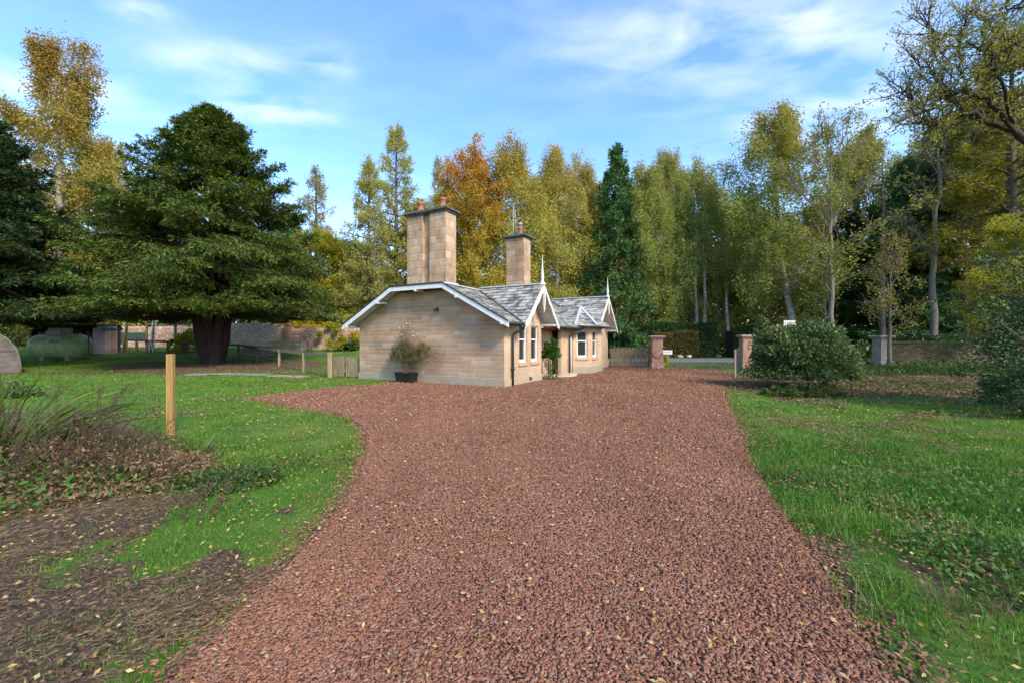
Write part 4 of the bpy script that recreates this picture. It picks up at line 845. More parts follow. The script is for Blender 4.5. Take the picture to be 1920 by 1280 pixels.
# walls
w = MB()
end = [(0, 0, 0), (0, 0, zr(0)-.10), (OT, 0, ZT-.12), (OT2, 0, ZT-.12), (-7.2, 0, zr(0)-.10), (-7.2, 0, 0)]
w.prism(end, (0, .4, 0)); w.part('wall', 'ashlar', H, label='long coursed sandstone end wall facing the drive')
G1, G1H, A1 = 2.03, 1.52, 3.80; G2, G2H, A2 = 11.4, 2.05, 4.2
def wall_holes(name, x0, mat, t0, t1, ztop, holes, thick=.35, parent=H, top=None):
    """front wall with real openings; holes (t0,t1,z0,z1)"""
    mb = MB(); ts = sorted({t0, t1, *[h[0] for h in holes], *[h[1] for h in holes]}); zs = sorted({0, ztop, *[h[2] for h in holes], *[h[3] for h in holes]})
    for a, b in zip(ts, ts[1:]):
        runs = []; 
        for c, d in zip(zs, zs[1:]):
            if any(h[0] <= (a+b)/2 <= h[1] and h[2] <= (c+d)/2 <= h[3] for h in holes): continue
            if runs and abs(runs[-1][1]-c) < 1e-6: runs[-1][1] = d
            else: runs.append([c, d])
        for c, d in runs: mb.b2((x0-thick, a, c), (x0, b, d))
    if top: mb.prism([(x0, y, z) for y, z in top], (-thick, 0, 0))
    return mb.part(name, mat, parent)
W1 = [(1.17, 1.83, .80, 2.22), (2.20, 2.88, .80, 2.22)]
wall_holes('wall', 0, 'dressed', .405, 3.19, 2.36, W1, top=[(.9, 2.364), (3.19, 2.364), (G1+.05, A1-.25), (G1-.05, A1-.25)])
MB().b2((-.35, .004, 0), (.004, .40, zr(0)-.1)).part('wall', 'dressed', H)
MB().b2((-.82, 3.195, 0), (-.5, 5.55, 2.5)).b2((-.82, 6.5, 0), (-.5, 6.9, 2.5)).b2((-.82, 5.551, 2.08), (-.5, 6.499, 2.5)).b2((-.5, 3.0, 0), (-.36, 3.185, 2.4)).part('wall', 'dressed', H)
MB().b2((-.15, 5.42, 0), (0, 5.66, 2.34)).b2((-.14, 5.662, 0), (-.004, 7.0, 2.34)).b2((-.498, 6.62, 0), (-.142, 6.9, 2.34)).part('wall', 'dressed', H)
MB().b2((-.25, 3.2, 2.16), (-.005, 5.418, 2.40)).part('porch_lintel', 'dressed', H)
# bay walls
def canted(name, p, q, holes, mat='dressed', z1=2.36):
    """wall from p to q (local xy), outside on the right when walking p->q ... holes (s0,s1,z0,z1)"""
    p, q = Vector(p), Vector(q); L = (q-p).length; a = math.atan2(q.y-p.y, q.x-p.x); mb = MB(); ts = sorted({0, L, *[h[0] for h in holes], *[h[1] for h in holes]}); zs = sorted({0, z1, *[h[2] for h in holes], *[h[3] for h in holes]})
    for s0, s1 in zip(ts, ts[1:]):
        for c, d in zip(zs, zs[1:]):
            if any(h[0] <= (s0+s1)/2 <= h[1] and h[2] <= (c+d)/2 <= h[3] for h in holes): continue
            mb.b2((s0, 0, c), (s1, .28, d))
    o = mb.part(name, mat, H); o.location = (p.x, p.y, 0); o.rotation_euler = (0, 0, a); return o
BA, BB, BC, BD = (.02, 7.0), (.74, 7.72), (.74, 9.60), (.0, 10.35)
def seglen(p, q): return math.hypot(q[0]-p[0], q[1]-p[1])
lA = seglen(BA, BB); lB = seglen(BB, BC)
canted('bay_wall', BA, BB, [(.22, .80, .80, 2.14)]); canted('bay_wall', BB, BC, [(.20, 1.0, .80, 2.14)]); canted('bay_wall', BC, BD, [])
W2 = [(11.55, 12.25, .80, 2.14)]
wall_holes('wall', 0, 'dressed', 10.36, 13.5, 2.36, W2, top=[(9.6, 2.364), (13.3, 2.364), (G2+.05, A2-.3), (G2-.05, A2-.3)])
MB().b2((-7.2, 13.1, 0), (-.36, 13.49, 2.34)).b2((-7.2, .42, 0), (-6.8, 13.09, 2.34)).part('wall', 'ashlar', H)
# plinths
MB().b2((-7.24, -.045, 0), (.0, -.003, .27)).part('plinth', 'plinth', H)
MB().b2((.006, -.045, 0), (.045, 3.19, .25)).part('plinth', 'dressed', H)
for p, q in ((BA, BB), (BB, BC), (BC, BD)):
    a = math.atan2(q[1]-p[1], q[0]-p[0]); o = MB().b2((-.03, -.06, 0), (seglen(p, q)+.03, -.004, .33)).part('plinth', 'plinth', H); o.location = (p[0], p[1], 0); o.rotation_euler = (0, 0, a)
MB().b2((.005, 10.4, 0), (.05, 13.54, .36)).part('plinth', 'dressed', H)
# windows
def window(loc, ang, w, z0, z1, sill=True):
    """sash window: local x along the wall, y into the wall"""
    wo = bpy.data.objects.new('window', None); COL.objects.link(wo); wo.parent = H; wo.location = (loc[0], loc[1], 0); wo.rotation_euler = (0, 0, ang)
    f = MB(); d0, d1 = .06, .14; t = .055; zm = z0+(z1-z0)*.62
    f.b2((0, d0, z0), (t, d1, z1)); f.b2((w-t, d0, z0), (w, d1, z1)); f.b2((t, d0, z1-t), (w-t, d1, z1)); f.b2((t, d0-.03, z0), (w-t, d1, z0+.11)); f.b2((t, d0-.01, zm-.03), (w-t, d1, zm+.025))
    f.b2((t, d0+.02, z0+.11), (t+.03, d1, zm-.03)); f.b2((w-t-.03, d0+.02, z0+.11), (w-t, d1, zm-.03)); f.part('frame', 'white', wo)
    MB().b2((t+.03, .115, z0+.11), (w-t-.03, .125, zm-.03)).b2((t, .095, zm+.025), (w-t, .105, z1-t)).part('pane', 'glass', wo)
    MB().b2((-.0, .145, z0), (w, .18, z1)).part('shade_backing', 'darkcore', wo)  # near-black sheet closing the opening, painted as the unlit room behind
    if sill: MB().b2((-.06, -.05, z0-.13), (w+.06, .12, z0-.004)).part('sill', 'dressed', wo)
for t0, t1, z0, z1 in W1: window((0, t0), PI/2, t1-t0, z0, z1)
aA = math.atan2(BB[1]-BA[1], BB[0]-BA[0])
window((BA[0]+.22*math.cos(aA), BA[1]+.22*math.sin(aA)), aA, .58, .80, 2.14)
window((BB[0], BB[1]+.20), PI/2, .80, .80, 2.14); window((0, 11.55), PI/2, .70, .80, 2.14)
# door
dob = bpy.data.objects.new('door', None); COL.objects.link(dob); dob.parent = H
MB().b2((-.62, 5.552, 0.05), (-.57, 6.498, 2.075)).b2((-.57, 5.62, .2), (-.555, 5.95, .9)).b2((-.57, 6.05, .2), (-.555, 6.4, .9)).b2((-.57, 5.62, 1.0), (-.555, 5.95, 1.9)).b2((-.57, 6.05, 1.0), (-.555, 6.4, 1.9)).part('door_leaf', 'door', dob)
MB().tube([(-.55, 5.63, 1.02), (-.50, 5.63, 1.02), (-.50, 5.72, 1.02)], .012, 6).part('handle', 'galv', dob)
# step, vent, lamp
st = MB(); n_ = 20; poly = [(.02+.62*math.sin(PI*k/n_), 5.45-.95*math.cos(PI*k/n_)+.2, .005) for k in range(n_+1)]; st.prism(poly, (0, 0, .08)); st.b2((-.5, 4.2, .01), (.01, 5.415, .07)); st.part('doorstep', 'stepstone', H)
MB().b2((.046, 1.95, .08), (.052, 2.17, .21)).part('air_vent', 'iron', H)
lamp = MB(); lamp.b2((-2.99, -.03, 2.78), (-2.91, 0, 2.9)); lamp.tube([(-2.95, -.03, 2.84), (-2.95, -.10, 2.86)], .012, 6); lamp.b2((-3.03, -.19, 2.74), (-2.87, -.09, 2.86)); lamp.part('wall_lamp', 'iron', H, bevel=.01)
# ---- roofs
def slates(name, poly, parent, hstep=.185, wstep=.30, seed=0, lift=.012, thick=.014):
    """overlapping slates laid on a convex planar polygon; poly[0]->poly[1] is the eave"""
    r = random.Random(seed); P = [Vector(p) for p in poly]; nrm = (P[1]-P[0]).cross(P[2]-P[0]).normalized()
    if nrm.z < 0: nrm = -nrm
    ex = (P[1]-P[0]).normalized(); ey = nrm.cross(ex)
    c = sum(P, Vector())/len(P)
    if (c-P[0]).dot(ey) < 0: ey = -ey
    us = [(p-P[0]).dot(ex) for p in P]; vs = [(p-P[0]).dot(ey) for p in P]
    bm = bmesh.new(); v = -.02; row = 0
    while v < max(vs):
        u = min(us)-r.random()*wstep; hs = hstep*(1-.0*row)
        while u < max(us):
            ww = wstep*r.uniform(.72, 1.3); j = r.uniform(-.012, .012); l = r.uniform(.010, .024); j2 = r.uniform(-.006, .006)
            def Q(uu, vv, hh): return P[0]+ex*uu+ey*vv+nrm*hh
            a = Q(u+.003, v+j, l+thick); b = Q(u+ww-.003, v+j+j2, l+thick+r.uniform(-.004, .004)); c_ = Q(u+ww-.003, v+hs*1.12, .004); d = Q(u+.003, v+hs*1.12, .004); a2 = a-nrm*.018; b2 = b-nrm*.018
            va = [bm.verts.new(x) for x in (a, b, c_, d, a2, b2)]; bm.faces.new(va[:4]); bm.faces.new((va[0], va[4], va[5], va[1])); u += ww
        v += hs; row += 1
    for i in range(len(P)):
        a, b = P[i], P[(i+1) % len(P)]; pn = (b-a).cross(nrm).normalized()
        if (c-a).dot(pn) > 0: pn = -pn
        g = bm.verts[:]+bm.edges[:]+bm.faces[:]; off = .03 if i == 0 else .0
        bmesh.ops.bisect_plane(bm, geom=g, plane_co=a+pn*off, plane_no=pn, clear_outer=True)
    me = bpy.data.meshes.new(name); bm.to_mesh(me); bm.free(); me.materials.append(M['slate']); o = bpy.data.objects.new(name, me); COL.objects.link(o); o.parent = parent; return o
def roof(name, polys, seed, slab=.06, soffit='white', cover=True):
    mb = MB()
    for p in polys: mb.prism(p, (0, 0, -slab))
    o = mb.part(name, soffit, H)
    for k, p in enumerate(polys): slates('slate_covering', p, o, seed=seed+k)
    return o
Yo = -.5
gl = G1-(G1-(G1-G1H))*(1-(ZT-ZE)/(A1-ZE)); gr = G1+(gl*-1+G1)
main = roof('roof', [[(OE, Yo, ZE), (OE, G1-G1H, ZE), (OT, gl, ZT), (OT, Yo, ZT)], [(OE, G1+G1H, ZE), (OE, 9.0, ZE), (OT, 9.0, ZT), (OT, gr, ZT)], [(OB, 13.6, ZE), (OB, Yo, ZE), (OT2, Yo, ZT), (OT2, 13.6, ZT)]], 1)
main['label'] = 'shallow slate main roof with a flat topped end'
MB().b2((OT2-.05, Yo-.04, ZT-.05), (OT+.02, 6.6, ZT+.035)).part('flat_roof_top', 'darkedge', main)
MB().beam((OT+.02, Yo-.02, ZT+.035), (OT+.02, 3.0, ZT+.035), .14, .04).beam((OT-.3, Yo+.1, ZT+.06), (OT-.3, .3, ZT+.06), .5, .05).part('ridge_lead', 'lead', main)
# higher ridge section over the far half
ZR2 = 4.2; OR2 = OE-(ZR2-ZE)/K
sec = roof('roof', [[(OE-.002, 9.0, ZE+.004), (OE-.002, G2-G2H, ZE+.004), (OR2, G2, ZR2+.004), (OR2, 9.0, ZR2+.004)], [(OE-.002, G2+G2H, ZE+.004), (OE-.002, 13.6, ZE+.004), (OR2, 13.6, ZR2+.004), (OR2, G2, ZR2+.004)], [(OT+.02, 6.6, ZT-.006), (OT+.02, 8.998, ZT-.006), (OR2, 8.998, ZR2-.002), (OR2, 6.6, ZR2-.002)]], 11)
MB().prism([(OR2, 6.6, ZR2-.01), (OR2, 13.6, ZR2-.01), (OT2-.2, 13.6, ZT), (OT2-.2, 6.6, ZT)], (0, 0, -.05)).part('rear_slope', 'darkedge', sec)
MB().beam((OR2, 6.6, ZR2+.03), (OR2, 13.6, ZR2+.03), .16, .06).part('ridge_lead', 'darkedge', sec)
def gable(tc, hw, za, oo, back, seed, lab):
    zf = ZE+.0; g = roof('roof', [[(back, tc-hw, zf), (oo, tc-hw, zf), (oo, tc, za), (back, tc, za)], [(oo, tc+hw, zf), (back, tc+hw, zf), (back, tc, za), (oo, tc, za)]], seed); g['label'] = lab
    MB().beam((back+.3, tc, za+.04), (oo+.02, tc, za+.04), .17, .05).part('ridge_lead', 'lead', g)
    return g
g1 = gable(G1, G1H, A1, .62, -2.55, 21, 'steep slate roof of the near front gable'); g2 = gable(G2, G2H, A2, .62, -3.2, 31, 'steep slate roof of the far front gable')
# valleys
def valley(p, q, par): MB().beam(p, q, .09, .03).part('valley_lead', 'gutter', par)
valley((OE, G1-G1H-.02, ZE+.05), (OE-(A1-ZE)/K, G1, A1+.05), main); valley((OE, G1+G1H+.02, ZE+.05), (OE-(A1-ZE)/K, G1, A1+.05), main)
valley((OE, G2-G2H, ZE+.06), (OE-(A2-ZE)/K, G2, A2+.06), sec)
# bay roof
APX = (-.14, 8.66, 3.41); RB = (-1.6, 8.66, 3.41); eL, eB, eC, eR = (.30, 6.55, 2.36), (1.10, 7.55, 2.36), (1.10, 9.80, 2.36), (.25, 10.75, 2.36); eL0 = (-1.6, 6.40, 2.36); eR0 = (-1.6, 10.8, 2.36)
br = bpy.data.objects.new('bay_roof', None)
mb = MB(); mb.add([eL, eB, eC, eR, APX, RB, eL0, eR0], [(0, 1, 4), (1, 2, 4), (2, 3, 4), (6, 0, 4, 5), (3, 7, 5, 4), (0, 3, 2, 1)]); br = mb.part('bay_roof', 'darkedge', H)
for k, p in enumerate([[eL, eB, APX], [eB, eC, APX], [eC, eR, APX], [(-1.6, 6.40, 2.36), (.30, 6.55, 2.36), APX, RB], [eR, eR0, RB, APX]]): slates('slate_covering', p, br, seed=50+k)
MB().beam(Vector(APX)+Vector((0, 0, .035)), Vector(eB)+Vector((.02, -.02, .05)), .13, .035).part('hip_lead', 'lead', br)
MB().beam(Vector(APX)+Vector((0, 0, .035)), Vector(eL)+Vector((0, 0, .05)), .13, .035).part('hip_lead', 'lead', br)
MB().beam(Vector(APX)+Vector((0, 0, .035)), Vector(eC)+Vector((0, 0, .05)), .10, .035).part('hip_lead', 'slate', br)
MB().beam(Vector(APX)+Vector((0, 0, .04)), Vector(RB)+Vector((0, 0, .04)), .10, .03).part('ridge_lead', 'lead', br)
MB().beam((.42, 7.1, 2.40), (-1.25, 8.62, 3.36), .08, .03).part('valley_lead', 'gutter', br)
# bargeboards on the big end gable
def barge(pts, drop, th, mat, par, name='bargeboard', out=(0, -1, 0)):
    mb = MB(); o = Vector(out)*th
    for p, q in zip(pts, pts[1:]):
        p, q = Vector(p), Vector(q); dv = Vector((0, 0, -drop)); mb.prism([p, q, q+dv, p+dv], o)
    return mb.part(name, mat, par)
barge([(OE+.02, Yo, ZE+.0), (OT+.02, Yo, ZT+.02)], .19, .045, 'white', main); barge([(OT+.02, Yo-.001, ZT+.02), (OT2-.02, Yo-.001, ZT+.02)], .17, .043, 'white', main); barge([(OT2-.02, Yo, ZT+.02), (OB-.02, Yo, ZE)], .19, .045, 'white', main)
barge([(OE+.03, Yo-.05, ZE+.05), (OT+.03, Yo-.05, ZT+.07), (OT2-.03, Yo-.05, ZT+.07), (OB-.03, Yo-.05, ZE+.05)], .05, .02, 'darkedge', main, 'roof_edge')
for o_, in ((0.2,), (-1.7,), (-3.6,), (-5.6,), (-7.4,)):
    z = min(ZT, zr(o_) if o_ > -3.6 else zr(-7.2-o_)); MB().box((o_, Yo+.20, z-.17), (.09, .52, .09)).part('purlin_end', 'white', main)
def fancy(tc, hw, za, oo, par):
    mb = MB(); n = 9
    for s in (-1, 1):
        A = Vector((oo, tc, za-.01)); B = Vector((oo, tc+s*(hw+.05), ZE-.06)); top = [A+(B-A)*k/n for k in range(n+1)]
        low = []
        for k in range(n*2+1):
            u = k/(n*2); p = A+(B-A)*u; dr = .20+.035*math.cos(u*2*PI*3.5) if u < .93 else .12; low.append(p+Vector((0, 0, -dr)))
        mb.prism([A, B, *reversed(low)], (.045, 0, 0))
    b = mb.part('bargeboard', 'cream', par)
    MB().prism([(oo+.003, tc-.32, za-.36), (oo+.003, tc+.32, za-.36), (oo+.003, tc+.05, za-.1), (oo+.003, tc-.05, za-.1)], (.03, 0, 0)).part('apex_board', 'cream', b)
    d = MB(); d.box((oo+.03, tc, za-.55), (.085, .085, .55)); d.lathe([(.035, 0), (.05, .04), (.03, .07), (.045, .11), (.02, .15)], (oo+.03, tc, za-.97), 10); d.lathe([(.005, -.13), (.018, -.08), (.03, 0)], (oo+.03, tc, za-.97), 8); d.part('drop_pendant', 'cream', b)
    f = MB(); f.lathe([(.075, 0), (.06, .1), (.05, .22), (.085, .27), (.04, .31), (.075, .38), (.04, .46), (.05, .5), (.03, .62), (.008, 1.08), (.001, 1.12)], (oo-.05, tc, za+.03), 12); f.box((oo-.05, tc, za+.02), (.2, .2, .10)); f.part('finial', 'cream', par, True)
    # soffit brackets on the outer side
    MB().b2((.02, tc+hw-.42, ZE-.02), (oo-.02, tc+hw-.05, ZE+.05)).b2((.02, tc+hw-.42, ZE-.10), (.10, tc+hw-.30, ZE-.03)).part('eave_box', 'cream', par)
fancy(G1, G1H, A1, .62, g1); fancy(G2, G2H, A2, .62, g2)
# gutters and downpipes
gt = MB(); gt.tube([(OE+.05, Yo, ZE-.03), (OE+.05, G1-G1H+.02, ZE-.03)], .055, 8); gt.part('gutter', 'gutter', H, True)
MB().tube([(OE+.05, G1+G1H, ZE-.03), (OE+.05, 7.1, ZE-.03)], .055, 8).part('gutter', 'gutter', H, True)
MB().tube([(eL[0]+.12, eL[1]+.1, 2.34), (eB[0]+.04, eB[1]-.03, 2.34), (eC[0]+.04, eC[1], 2.34), (eR[0]+.1, eR[1]-.1, 2.34)], .045, 8).part('gutter', 'gutter', H, True)
MB().tube([(OE+.03, .62, ZE-.06), (OE+.02, .62, ZE-.2), (.30, .56, ZE-.30), (.12, .52, ZE-.38), (.09, .5, ZE-.5), (.09, .5, .02)], .042, 8).box((.09, .5, .62), (.11, .11, .07)).part('downpipe', 'iron', H, True)
MB().tube([(OE+.03, 6.95, ZE-.06), (OE+.02, 6.95, ZE-.16), (.22, 6.5, ZE-.32), (.09, 6.35, ZE-.45), (.09, 6.35, .02)], .042, 8).part('downpipe', 'iron', H, True)
MB().tube([(.09, 6.50, ZE-.3), (.09, 6.50, .02)], .03, 8).part('waste_pipe', 'cream', H, True)
MB().b2((OE-.03, Yo+.05, ZE-.14), (OE, .5, ZE-.02)).b2((OE-.03, 3.6, ZE-.14), (OE, 7.0, ZE-.02)).part('fascia', 'gutter', H)
MB().b2((0, .45, ZE-.02), (OE-.03, .0, ZE-.005)).part('soffit', 'white', H)
# chimneys
ch = bpy.data.objects.new('chimney', None); COL.objects.link(ch); ch.parent = H; ch['label'] = 'broad double chimney at the end wall'
s = MB(); zb, zt_ = ZT-.1, 6.6
for a, b_ in ((-4.53, -3.73), (-3.38, -2.575)): s.box(((a+b_)/2, .37, (zb+zt_)/2), (b_-a, .66, zt_-zb), 0, .985)
s.box((-3.555, .42, (zb+zt_)/2), (.36, .5, zt_-zb)); s.part('shaft', 'chim', ch)
c_ = MB()
for a, b_ in ((-4.53, -3.73), (-3.38, -2.575)): c_.box(((a+b_)/2, .37, zt_+.04), (b_-a+.10, .76, .075)); c_.box(((a+b_)/2, .37, zt_+.125), (b_-a+.24, .90, .09), 0, .96)
c_.box((-3.555, .37, zt_+.118), (.30, .72, .10)); c_.box((-3.555, .37, zt_+.04), (.28, .6, .07)); c_.part('cap', 'cap', ch)
for o_ in (-4.1, -2.98): MB().lathe([(.15, 0), (.155, .02), (.125, .06), (.12, .38), (.145, .40), (.145, .47), (.12, .48), (.10, .40)], (o_, .37, zt_+.17), 16).part('pot', 'pot', ch, True)
MB().b2((-4.60, .0, ZT+.036), (-2.50, .76, ZT+.16)).part('flashing', 'lead', ch)
c2 = bpy.data.objects.new('chimney', None); COL.objects.link(c2); c2.parent = H; c2['label'] = 'narrow single chimney behind the near front gable'
MB().box((-2.2, 5.35, (3.2+6.6)/2), (.98, .72, 3.4), 0, .985).part('shaft', 'chim', c2)
MB().box((-2.2, 5.35, 6.62), (1.08, .82, .07)).box((-2.2, 5.35, 6.70), (1.24, .98, .09), 0, .94).part('cap', 'cap', c2)
MB().lathe([(.14, 0), (.12, .05), (.11, .34), (.135, .36), (.13, .42), (.09, .43)], (-2.1, 5.35, 6.74), 14).part('pot', 'pot', c2, True)
MB().lathe([(.07, 0), (.07, .16), (.11, .17), (.11, .21), (.03, .26)], (-2.1, 5.35, 7.15), 12).part('cowl', 'lead', c2, True)
an = MB(); an.tube([(-2.62, 5.6, 6.0), (-2.62, 5.6, 8.5)], .022, 6)
an.beam((-3.2, 5.75, 8.42), (-2.0, 5.45, 8.42), .02, .02)
for k in range(7):
    x = -3.2+k*.2; an.tube([(x, 5.75-k*.05-.22, 8.43), (x, 5.75-k*.05+.22, 8.43)], .009, 4)
an.part('aerial', 'galv', c2)

# ------------------------------------------------------------------ plants on the cottage
def L2W(o, t, z=0): return Vector(HW(o, t, z))
c = L2W(.25, 3.72); shrub('climbing_shrub', 'green leafy climber between the near windows and the door', 'climber', (c.x, c.y, .90), (.42, .38, .62), 6500, .08, .042, 'l_climb', 71, 75, 22, shell=.25)
o = thing('climber_stem', 'bare lower growth of the climber by the door step', 'climber', (c.x, c.y, 0)); W = Wood(); r = np.random.default_rng(9); Ls = []; 
for k in range(14):
    b0 = np.array([r.normal(0, .12), r.normal(0, .08), 0]); b1 = np.array([r.normal(0, .25), r.normal(0, .15), 1.1]); m_ = (b0+b1)/2+r.normal(0, .08, 3); W.tube(np.array([b0, m_, b1]), [.012, .01, .007], 4)
    for q in range(60): Ls.append(b0+(b1-b0)*r.random()+r.normal(0, .07, 3))
W.obj('climbing_stem', 'bark', o); Ls = np.array(Ls); Ls = Ls[Ls[:, 2] > .03]; npmesh('foliage', leaf_quads(Ls, r.normal(size=Ls.shape), r.uniform(.04, .09, len(Ls)), r.uniform(.02, .04, len(Ls)), r), 4, 'l_climb', o)
# planter and rose
pc = L2W(-4.15, -.42); t = thing('planter_trough', 'black trough planter against the end wall', 'planter', (pc.x, pc.y, .005), HOUSE_A)
mb = MB(); L_, D_, h_ = .86, .38, .40
vo = [(-L_/2*.9, -D_/2*.85, 0), (L_/2*.9, -D_/2*.85, 0), (L_/2*.9, D_/2*.85, 0), (-L_/2*.9, D_/2*.85, 0), (-L_/2, -D_/2, h_), (L_/2, -D_/2, h_), (L_/2, D_/2, h_), (-L_/2, D_/2, h_)]
vi = [(-L_/2+.03, -D_/2+.03, h_), (L_/2-.03, -D_/2+.03, h_), (L_/2-.03, D_/2-.03, h_), (-L_/2+.03, D_/2-.03, h_), (-L_/2+.03, -D_/2+.03, h_-.06), (L_/2-.03, -D_/2+.03, h_-.06), (L_/2-.03, D_/2-.03, h_-.06), (-L_/2+.03, D_/2-.03, h_-.06)]
mb.add(vo+vi, [(0, 3, 2, 1), (0, 1, 5, 4), (1, 2, 6, 5), (2, 3, 7, 6), (3, 0, 4, 7), (4, 5, 9, 8), (5, 6, 10, 9), (6, 7, 11, 10), (7, 4, 8, 11), (8, 9, 13, 12), (9, 10, 14, 13), (10, 11, 15, 14), (11, 8, 12, 15)]); mb.part('trough', 'black', t)
MB().box((0, -D_/2-.002, h_-.025), (L_+.03, .03, .05)).box((L_/2, 0, h_-.025), (.03, D_, .05)).box((-L_/2, 0, h_-.025), (.03, D_, .05)).part('rim', 'black', t)
MB().b2((-L_/2+.035, -D_/2+.035, h_-.08), (L_/2-.035, D_/2-.035, h_-.055)).part('soil', m_plain('potting_soil', (.03, .02, .014), 1, .4, 20), t)
rr = thing('rose_bush', 'straggly brown climbing rose with a few white blooms in the black trough', 'rose', (pc.x, pc.y, h_-.04), HOUSE_A); W = Wood(); r = np.random.default_rng(17); B = []; FL = []
for k in range(40):
    tall = k < 11; tx = r.normal(.0, .42) if not tall else r.uniform(-.5, .35); top = r.uniform(1.25, 1.9) if tall else r.uniform(.8, 1.35)
    a = np.array([r.normal(0, .09)-.1, r.normal(.05, .05), 0]); b1 = np.array([tx*.35-.05, .1, top*.45]); b2 = np.array([tx*.9, .12+r.normal(0, .06), top*.85]); b3 = np.array([tx*1.35, .08+r.normal(0, .1), top*(1.05 if tall else .80)]); pts = [a, b1, b2, b3]
    if not tall: pts.append(np.array([np.clip(tx*1.5, -1, 1)+r.normal(0, .1), .0+r.normal(0, .1), top*.55]))
    pts = np.array(pts); q = np.linspace(0, len(pts)-1, 9); pts = np.stack([np.interp(q, range(len(pts)), pts[:, i]) for i in range(3)], 1)+r.normal(0, .015, (9, 3)); pts[:, 1] = np.minimum(pts[:, 1], .33); W.tube(pts, np.linspace(.011, .003, 9), 4)
    for j in range(2, 9):
        for _ in range(9 if not tall else 3):
            d = r.normal(size=3)*[1, .5, 1]; e = pts[j]+unit(d)*r.uniform(.05, .26); e[1] = min(e[1], .35); W.tube(np.array([pts[j], e]), [.003, .0015], 3); B += [e, pts[j]+(e-pts[j])*.6]
    if tall: FL.append(pts[-1])
W.obj('stem', m_plain('rose_stem', (.13, .085, .045), .9, .3, 6), rr); B = np.array(B); idx = np.repeat(np.arange(len(B)), 2); k = r.random(len(idx)) < .8; idx = idx[k]; P = B[idx]+r.normal(0, .03, (len(idx), 3)); P[:, 1] = np.minimum(P[:, 1], .36)
npmesh('foliage', leaf_quads(P, r.normal(size=P.shape), r.uniform(.03, .07, len(P)), r.uniform(.012, .03, len(P)), r), 4, 'l_rose', rr)
FL += [np.array([.35, -.05, 1.05]), np.array([-.62, -.02, 1.2]), np.array([.2, -.05, 1.45])]
for k, p in enumerate(FL[:10]):
    fm = MB()
    for j in range(7):
        a = j*2*PI/7; fm.lathe([(.001, -.004), (.020, 0), (.001, .006)], (p[0]+math.cos(a)*.022, p[1]-.01, p[2]+math.sin(a)*.022), 6)
    fm.lathe([(.001, -.015), (.022, 0), (.001, .02)], (p[0], p[1]-.02, p[2]), 8); fm.part('bloom', 'petal', rr, True)

# ------------------------------------------------------------------ fences, gates, pillars
def picket(name, label, p0, p1, hgt, posts, seed, mat='timber', pointed=False, n=None):
    r = random.Random(seed); p0, p1 = Vector((p0[0], p0[1])), Vector((p1[0], p1[1])); L = (p1-p0).length; a = math.atan2(p1.y-p0.y, p1.x-p0.x); o = thing(name, label, 'fence', (p0.x, p0.y, tz(p0.x, p0.y)), a); mb = MB(); x = .05; w = .085
    while x < L-.05:
        h = hgt*r.uniform(.95, 1.03); ww = w*r.uniform(.85, 1.15); t = r.uniform(-.012, .012)
        if pointed: mb.prism([(x, -.012, .04), (x+ww, -.012, .04), (x+ww+t, -.012, h-.05), (x+ww/2+t, -.012, h), (x+t, -.012, h-.05)], (0, .02, 0))
        else: mb.prism([(x, -.012, .03), (x+ww, -.012, .03), (x+ww+t, -.012, h), (x+t, -.012, h+r.uniform(-.02, .02))], (0, .02, 0))
        x += ww+r.uniform(.012, .035)
    mb.part('picket_panel', mat, o)
    for z in (.3, hgt*.8): MB().b2((0, .012, z-.04), (L, .05, z+.04)).part('rail', mat, o)
    for q in posts: MB().b2((q*L-.05, .052, 0), (q*L+.05, .15, hgt*.95)).part('post', mat, o)
    return o
fA = HW(.1, 13.62); fB = gp(1220, 688.5)
picket('picket_fence', 'flat topped timber fence between far gable and the red gate pillar', fA, fB, 1.22, (.02, .5, .96), 3, 'timber')
gA = gp(624, 706); gB = HW(-7.22, .2); mid = ((gA[0]*.6+gB[0]*.4), (gA[1]*.6+gB[1]*.4))
picket('picket_gate', 'small pointed picket gate beside the rail fence end post', gA, mid, .95, (), 4, 'timber', True)['category'] = 'gate'
picket('picket_fence', 'short pointed picket panel against the left corner of the cottage', (mid[0]+.03, mid[1]), gB, .92, (.03,), 5, 'timber', True)
# rail fence on the left
rf_px = [(619, 708), (570, 697), (524, 686), (483, 677), (447, 671)]
pts = [gp(*p) for p in rf_px]; a0, a1 = np.array(pts[0]), np.array(pts[-1]); far = gp(315, 662); pts += [(a1[0]+(far[0]-a1[0])*q, a1[1]+(far[1]-a1[1])*q, 0) for q in (.25, .5, .78, 1.)]
far2 = gp(232, 658); pts += [(far[0]+(far2[0]-far[0])*q, far[1]+(far2[1]-far[1])*q, 0) for q in (.4, .7, 1.)]
f = thing('rail_fence', 'dark single rail post fence curving across the lawn behind the yew', 'fence', (pts[0][0], pts[0][1], 0)); O = Vector(f.location)
tops = []
for k, p in enumerate(pts):
    z = tz(p[0], p[1]); P = Vector((p[0], p[1], z))-O; big = k == 0; hh = 1.12 if big else 1.0; w_ = .19 if big else .13
    MB().box((P.x, P.y, P.z+hh/2-.1), (w_, w_, hh+.2), .3).part('post', 'timber' if k < 3 else 'darktimber', f); tops.append(P+Vector((0, 0, hh-.06 if not big else 1.0)))
for kk, (p, q) in enumerate(zip(tops, tops[1:])): MB().beam(p, q, .06, .15).part('rail', 'timber' if kk < 3 else 'darktimber', f)
wr = MB()
for p, q in zip(tops, tops[1:]):
    for dz in (.3, .55, .8): wr.tube([p-Vector((0, 0, dz)), q-Vector((0, 0, dz))], .004, 3)
wr.part('wire', 'galv', f)
